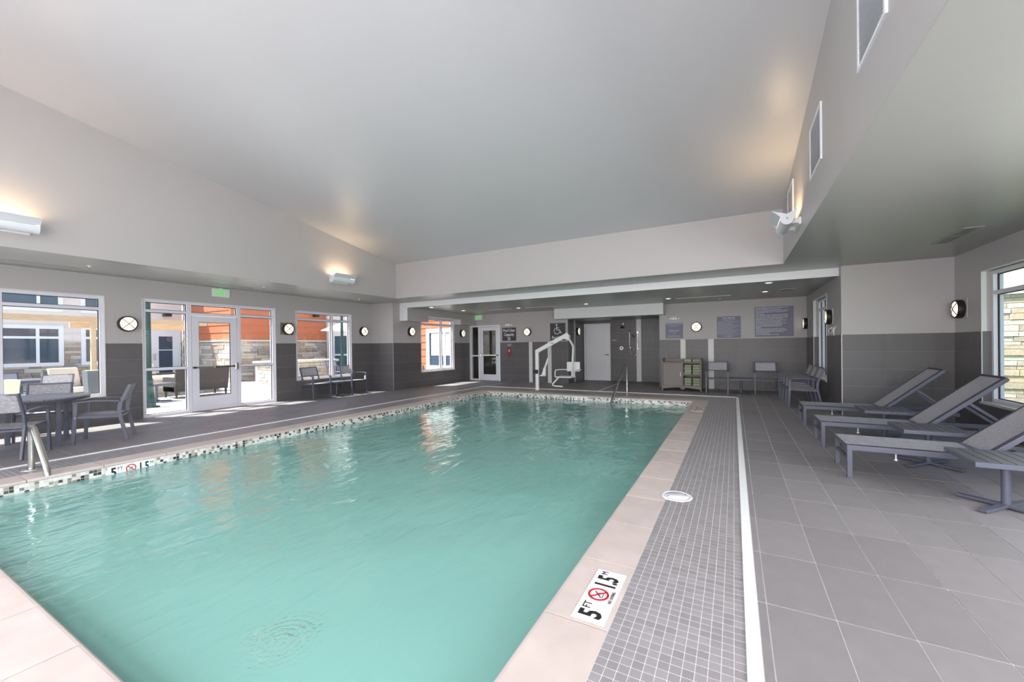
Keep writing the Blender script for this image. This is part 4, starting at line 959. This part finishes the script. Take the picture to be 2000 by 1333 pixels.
def towel(x, z, w_, h_, label, y=CYf+.02, fold=True):
    t = thing('folded_towel', label, 'towel', (x, y, z), 0, 'folded green pool towels')
    n = 10; prof = [(-.0+.5*h_*(1-math.cos(a))*.25*0, 0) for a in (0,)]
    pr = [(.012, 0.002), (.0, h_*.28), (.006, h_*.5), (.0, h_*.72), (.014, h_*.99), (.16, h_), (.36, h_*.98), (.37, .004)]
    MB().prism([(-w_/2, a, b) for a, b in pr], (w_, 0, 0)).build('towel_roll', 'towel', t, bevel=.012)
    MB().bar((-w_/2+.01, .004, h_*.5), (w_/2-.01, .004, h_*.5), .003, .004).build('fold_shade', 'dark_void', t)  # black strip along the fold crease, shade put in as colour
xs_ = ((CXa+CXb)/2+.185, (CXa+CXb)/2+.415)
for j, nm in enumerate(('by the cabinet divider', 'by the cabinet end')):
    x = xs_[j]+(-.005 if j == 0 else .0)
    towel(x+.0, .873, .205, .085, 'folded green towel on top of the cabinet '+nm)
    for k, o_ in enumerate(('lowest', 'second from the bottom', 'third from the bottom', 'topmost')): towel(x+(.006 if k % 2 else -.004), .501+.074*k, .20, .072, 'folded green towel, %s of the upper shelf pile %s' % (o_, nm))
    for k, o_ in enumerate(('lowest', 'middle one', 'topmost')): towel(x+(.004 if k % 2 else -.003), .161+.078*k, .20, .076, 'folded green towel, %s of the lower shelf pile %s' % (o_, nm))
# ================================================================== COURTYARD OUTSIDE
B((-40, -14, -.2), (XL-WT, 40, -.02)).build('patio_paving', 'concrete', kind='structure')
B((XR2+WT, -14, -.3), (30, 40, -.12)).build('lawn', 'grass', kind='structure')
XA, XB_, Y1, Y2, ZST = -23.55, -19.29, 9.70, 14.43, 1.84
def boards(parent, ax, plane, sg, a0, a1, z0, z1, m, holes=(), pitch=.33):
    k = 0; z = z0
    while z < z1-.02:
        zz = min(z+pitch, z1)
        for a, b, c, d in minus((a0, a1, z, zz), holes):
            if b-a < .02 or d-c < .03: continue
            # clapboard: bottom edge stands proud
            if ax == 'x': P = [(plane, a, c), (plane+sg*.030, a, c), (plane+sg*.008, a, d), (plane, a, d)]; e = (0, b-a, 0)
            else: P = [(a, plane, c), (a, plane+sg*.030, c), (a, plane+sg*.008, d), (a, plane, d)]; e = (b-a, 0, 0)
            MB().prism(P, e).build('siding_board', m, parent)
        z = zz
_sc = {}
def stones(parent, ax, plane, sg, a0, a1, z0, z1, m='stone', holes=(), seed=1, hmin=.06, hmax=.12, lmin=.16, lmax=.55):
    rnd = random.Random(seed); mb = MB()
    for r in minus((a0, a1, z0, z1), holes): mb.box(*wbox(ax, plane, sg*.01, r))
    mb.build('mortar_bed', 'stone_mortar', parent)
    z = z0; n = 0
    while z < z1-.03:
        h = min(rnd.choice((hmin, (hmin+hmax)/2, hmax)), z1-z); a = a0-rnd.uniform(0, lmin)
        while a < a1-.02:
            l = round(rnd.uniform(lmin, lmax), 1) or .1
            for r in minus((max(a, a0), min(a+l, a1), z, z+h), holes):
                if r[1]-r[0] < .05 or r[3]-r[2] < .025: continue
                piece('stone', ax, plane, sg*rnd.choice((.03, .04, .05)), (r[0]+.006, r[1]-.006, r[2]+.005, r[3]-.005), m, parent); n += 1
            a += l
        z += h
    return n
def far_window(parent, ax, plane, sg, r, vs_=(), hs_=(), glass='dark_glass_wall', fw=.09, wide=.14):
    a0, a1, z0, z1 = r; mb = MB()
    for q in minus((a0-wide, a1+wide, z0-wide, z1+wide), [(a0, a1, z0, z1)]): mb.box(*wbox(ax, plane, sg*.06, q))
    o = mb.build('window', 'trim_white', parent)
    B(*wbox(ax, plane+sg*.004, sg*.01, r)).build('pane', glass, o)
    mb = MB()
    for v in vs_: mb.box(*wbox(ax, plane, sg*.05, (v-fw/2, v+fw/2, z0, z1)))
    for h in hs_: mb.box(*wbox(ax, plane, sg*.045, (a0, a1, h-fw/2, h+fw/2)))
    if vs_ or hs_: mb.build('glazing_bars', 'trim_white', o)
    return o
# beige wing
bw = thing('beige_building', 'beige clad building with stone base, white windows and a service door across the patio', 'building', (0, 0, 0))
B((XA-4, -3, -.05), (XA, Y1-.075, 6.6)).build('wall', 'beige_siding', bw)
wins = [(3.2, 5.50, .98, 2.30), (6.27, 7.6, .98, 2.30), (3.2, 5.50, 3.12, 4.6), (6.27, 7.6, 3.12, 4.6)]
dd = (8.41, 9.45, 0, 2.26); Hh = [(a-.14, b+.14, c-.14, d+.14) for a, b, c, d in wins]+[(dd[0]-.1, dd[1]+.1, -1, 2.36)]
boards(bw, 'x', XA, 1, 2.4, Y1-.08, ZST, 6.6, 'beige_siding', Hh)
stones(bw, 'x', XA, 1, 2.4, Y1-.08, 0, ZST-.08, 'stone', Hh, 5, .08, .16, .2, .7)
for r in minus((2.4, Y1-.08, ZST-.08, ZST), Hh): B(*wbox('x', XA, .07, r)).build('stone_cap', 'stone_cap', bw)
far_window(bw, 'x', XA, 1, wins[0], [4.95], [1.96]); far_window(bw, 'x', XA, 1, wins[1], [], [1.96]); far_window(bw, 'x', XA, 1, wins[2], [4.98]); far_window(bw, 'x', XA, 1, wins[3], [])
mb = MB()
for r in minus((dd[0]-.1, dd[1]+.1, -.02, 2.36), [(dd[0]+.28, dd[1]-.22, .32, 2.06)]): mb.box(*wbox('x', XA, .05, r))
o = mb.build('service_door', 'trim_white', bw); B(*wbox('x', XA+.004, .01, (dd[0]+.28, dd[1]-.22, .32, 2.06))).build('pane', 'dark_glass_wall', o)
B(*wbox('x', XA+.01, .02, (dd[0]+.28, dd[1]-.22, 1.40, 1.44))).build('muntin', 'trim_white', o); B(*wbox('x', XA+.05, .05, (dd[0]+.06, dd[0]+.16, .95, 1.25))).build('lock_plate', 'steel', o)
B((XA-4, -3, 6.5), (XA+.4, Y1-.08, 6.75)).build('roof', 'trim_white', bw)
B((XA+.03, 8.85, 3.0), (XA+.35, 9.1, 3.12)).build('security_lamp', 'plastic_black', bw)
# orange wing
ow = thing('orange_building', 'rust orange clad building wing with stacked stone base', 'building', (0, 0, 0))
B((XA+.08, Y1+.01, -.05), (XB_, Y2-.06, 5.6)).build('wall', 'orange_siding', ow)
boards(ow, 'y', Y1, -1, XA, XB_, ZST, 5.6, 'orange_siding'); boards(ow, 'x', XB_, 1, Y1, Y2-.06, ZST, 5.6, 'orange_siding')
B((XB_-.12, Y1-.035, ZST), (XB_+.035, Y1+.12, 5.6)).build('corner_board', 'orange_siding', ow)
stones(ow, 'y', Y1, -1, XA, XB_, 0, ZST-.08, 'stone', (), 8, .10, .18, .3, .8); stones(ow, 'x', XB_, 1, Y1, Y2-.06, 0, ZST-.08, 'stone', (), 9, .07, .14, .25, .75)
MB().box((XA, Y1-.07, ZST-.08), (XB_+.07, Y1, ZST)).box((XB_, Y1-.07, ZST-.08), (XB_+.07, Y2-.06, ZST)).build('stone_cap', 'stone_cap', ow)
B((XA+.45, Y1, 5.6), (XB_+.3, Y2-.1, 5.8)).build('roof', 'trim_white', ow)
B((XB_+.03, 13.6, 3.05), (XB_+.3, 13.8, 3.2)).build('security_lamp', 'plastic_black', ow)
# end wing: beige part with a glazed door, orange part with a white window
ew = thing('end_building', 'beige and orange building end with teal door and white framed window', 'building', (0, 0, 0))
XM = -14.6
B((XA, Y2, -.05), (XM, Y2+4, 6)).build('wall', 'beige_siding', ew); B((XM, Y2+.55, -.05), (XP-WT-.01, Y2+4, 6)).build('wall', 'orange_siding', ew)
dk = (-18.62, -17.35, 0, 2.05)
boards(ew, 'y', Y2, -1, XB_, XM, 0, 6, 'beige_siding', [(dk[0]-.12, dk[1]+.12, -1, 2.3)])
mb = MB()
for r in minus((dk[0]-.12, dk[1]+.12, -.02, 2.3), [dk]): mb.box(*wbox('y', Y2, -.05, r))
o = mb.build('glazed_door', 'trim_white', ew); B(*wbox('y', Y2-.004, -.01, dk)).build('pane', 'teal_glass', o); B(*wbox('y', Y2-.01, -.03, (dk[0], dk[1], 1.02, 1.10))).build('muntin', 'trim_white', o)
YO = Y2+.55; wo = (-12.62, -10.6, .55, 2.08)
boards(ew, 'y', YO, -1, XM, XP-WT-.02, 0, 6, 'orange_siding', [(wo[0]-.18, wo[1]+.18, wo[2]-.18, wo[3]+.18)])
o = far_window(ew, 'y', YO, -1, wo, [-11.72], [], 'dark_glass_wall', .12, .18)
B((wo[0]+.1, YO-.02, 1.02), (wo[1]-.02, YO-.012, 2.05)).build('roller_blind', 'blind', o)
B((XM-.08, Y2-.04, 0), (XM+.04, Y2+.6, 6)).build('corner_board', 'beige_siding', ew)
# outer face of our own recess, seen obliquely past the orange-view window
MB().prism([(-13.35, 14.9, .45), (-13.0, 14.9, .55), (-12.95, 14.9, .0), (-13.35, 14.9, 0)], (0, .06, 0)).build('downpipe_cover', 'planter_dark', ew)
# lamp posts
def lamp_post(x, y, label):
    t = thing('lamp_post', label, 'lamp post', (x, y, -.02), group='green patio lamp posts')
    MB().box((-.16, -.16, 0), (.16, .16, .04)).build('base_plate', 'green_metal', t)
    MB().lathe([(.135, .04), (.14, .16), (.12, .20), (.125, .22), (.10, .25), (.09, .50), (.105, .52), (.105, .55), (.08, .58), (.075, .66), (.088, .68), (.07, .71), (.058, 1.0), (.048, 3.3)], n=20).build('shaft', 'green_metal', t)
    h = MB().lathe([(.05, 3.3), (.10, 3.34), (.22, 3.40), (.24, 3.46), (.10, 3.62), (.02, 3.75)], n=20).build('lantern_cap', 'green_metal', t)
    return t
lamp_post(-12.88, 4.555, 'dark green lamp post just outside the patio door')
lamp_post(-14.0, 11.18, 'dark green lamp post seen through the two-chair window')
# pergola
t = thing('pergola', 'rough timber pergola post and beam on the patio', 'pergola', (-18, 4.97, -.02))
MB().box((-.1, -9, 2.35), (.1, 3.16, 2.53)).build('beam', 'wood', t); MB().box((-.06, -.06, 0), (.06, .06, 2.35)).build('post', 'wood', t); MB().box((-.35, -.45, 2.18), (-.25, 3.0, 2.35)).build('beam', 'wood', t)
# wicker loveseat seen from behind
def wicker_seat(name, label, x, y, rz, w, back, m='wicker', cushion=True):
    t = thing(name, label, 'sofa' if w > 1 else 'chair', (x, y, -.02), rz)      # faces -y, back at y=0
    MB().prism([(-w/2, 0, .20), (-w/2, .08, .20), (-w/2, .20, back), (-w/2, .12, back)], (w, 0, 0)).build('back', m, t)
    MB().box((-w/2, -.62, .20), (w/2, .02, .34)).build('base', m, t)
    for s in (-1, 1): MB().box((s*w/2-s*.09, -.66, .20), (s*w/2, .06, .62)).build('arm', m, t)
    for sx in (-1, 1):
        for yy in (-.60, .06): MB().tube([(sx*(w/2-.05), yy, .2), (sx*(w/2-.05), yy*1.02, 0)], [.04, .022], 8).build('leg', m, t)
    if cushion:
        MB().box((-w/2+.10, -.66, .34), (w/2-.10, -.02, .46)).build('seat_cushion', 'cushion', t, bevel=.03)
        MB().prism([(-w/2+.08, -.10, .46), (-w/2+.08, .04, .46), (-w/2+.08, .14, back+.035), (-w/2+.08, .02, back+.035)], (w-.16, 0, 0)).build('back_cushion', 'cushion', t, bevel=.03)
    return t
wicker_seat('wicker_loveseat', 'dark wicker loveseat with its back turned to the glass door', -14.42, 6.37, -PI/2, 1.42, .88)
wicker_seat('lounge_chair', 'wicker lounge chair with cream cushion beyond the fire pit', -17.9, 6.35, PI*.75, .75, .92)
wicker_seat('lounge_chair', 'grey wicker lounge chair with cream cushion seen above the dining table', -16.0, 3.85, PI*.62, .8, .95, 'wicker_grey')
t = place(TP, (-14.10, 5.15, -.02), .3, 'low pedestal table beside the wicker loveseat on the patio'); t['group'] = 'patio furniture'; t.scale = (1.05, 1.05, 1.2)
# stone fire pit
fp = thing('fire_pit', 'low stone fire pit bench with pale cap on the patio', 'fire pit', (-16.2, 6.1, -.02))
for ax, pl, sg, a, b in (('x', .55, 1, -1.5, 1.35), ('y', -1.5, -1, -.55, .55)): stones(fp, ax, pl, sg, a, b, 0, .52, 'stone_pale', (), 3, .08, .14, .2, .6)
B((-.55, -1.5, 0), (.55, 1.35, .52)).build('core', 'stone_mortar', fp); MB().box((-.68, -1.62, .52), (.68, 1.47, .60)).build('cap', 'stone_cap', fp)
# stone bar counter with barbecue
bc = thing('bar_counter', 'stone faced outdoor bar counter with pale top', 'counter', (-16.2, 9.36, -.02))
B((-.58, .02, 0), (.58, 2.75, .86)).build('core', 'stone_mortar', bc)
stones(bc, 'y', .02, -1, -.5, .58, 0, .86, 'stone_pale', (), 4, .09, .15, .18, .5); stones(bc, 'x', .58, 1, 0, 2.75, 0, .86, 'stone_pale', (), 6, .08, .14, .2, .6)
B((-.66, -.02, 0), (-.5, .05, .86)).build('corner_post', 'stone_cap', bc); B((-.70, -.10, .86), (.70, 2.85, .95)).build('counter_top', 'stone_cap', bc)
t = thing('barbecue', 'grey domed barbecue on the stone counter', 'barbecue', (-16.2, 10.3, .93))
MB().lathe([(.25, 0), (.27, .12), (.24, .24), (.14, .33), (.02, .36)], n=20).build('hood', 'planter_dark', t); MB().tube([(.27, -.15, .15), (.31, -.12, .16), (.31, .12, .16), (.27, .15, .15)], .012, 8).build('handle', 'plastic_black', t)
# market umbrella
t = thing('patio_umbrella', 'open cream patio umbrella by the end building', 'umbrella', (-15.4, 12.9, -.02))
MB().tube([(0, 0, 0), (0, 0, 2.75)], .025, 10).build('pole', 'wood', t); MB().lathe([(1.35, 2.22), (1.34, 2.26), (.7, 2.52), (.02, 2.78), (.02, 2.76), (.7, 2.50), (1.33, 2.24)], n=8, cap=False).build('canopy', 'umbrella', t); MB().lathe([(.3, 0), (.28, .06), (.04, .09)], n=18).build('base', 'planter_dark', t)
chair(-14.0, 12.2, .6, -.8, 'grey patio armchair outside by the far lamp post', 'patio furniture'); chair(-14.8, 11.5, 1, 0, 'grey patio armchair outside by the end of the stone counter', 'patio furniture')
# patio dining set beyond the first window
chair(-14.6, 2.62, -.2, .98, 'grey patio armchair outside, back to the glass, beside the pale planter', 'patio furniture'); chair(-14.3, 3.25, -1, 0, 'grey patio armchair outside, pulled up to the patio table', 'patio furniture')
chair(-16.2, 2.9, 1, .1, 'grey patio armchair outside on the far side of the patio table', 'patio furniture')
t = place(TP, (-15.2, 2.9, -.02), .2, 'square grey patio table outside the dining corner window'); t.scale = (1.7, 1.7, 1.75); t['group'] = 'patio furniture'
def planter(x, y, m, label, w=.42, h=.85):
    t = thing('planter', label, 'planter', (x, y, -.02)); a, b = w/2, w/2*.72
    MB().add([(-b,-b,0),(b,-b,0),(b,b,0),(-b,b,0),(-a,-a,h),(a,-a,h),(a,a,h),(-a,a,h)], [(0,3,2,1),(4,5,6,7),(0,1,5,4),(1,2,6,5),(2,3,7,6),(3,0,4,7)]).build('pot', m, t)
    MB().box((-a+.03, -a+.03, h-.02), (a-.03, a-.03, h+.005)).build('soil', 'stone_cap', t)
planter(-12.6, 2.20, 'planter_pale', 'pale tapered planter close outside the dining corner window', .36, .88)
planter(-12.6, 3.50, 'planter_dark', 'dark tapered planter outside beside the window frame', .34, 1.0)
# stone wall and beige cladding seen through the window behind the loungers
sw = thing('stone_building', 'pale stone faced building corner outside the lounger window', 'building', (0, 0, 0)); YS = 14.6
B((3.9, YS, -.2), (14, YS+3, 6)).build('wall', 'beige_siding', sw); stones(sw, 'y', YS, -1, 4.8, 7.4, -.12, 2.55, 'stone_pale', (), 12, .09, .16, .3, .8)
B((3.9, YS-.09, 2.55), (14, YS, 2.68)).build('stone_cap', 'trim_white', sw); B((3.9, YS-.05, 2.68), (14, YS, 3.05)).build('frieze', 'trim_white', sw); boards(sw, 'y', YS, -1, 3.9, 14, 3.05, 6, 'beige_siding')
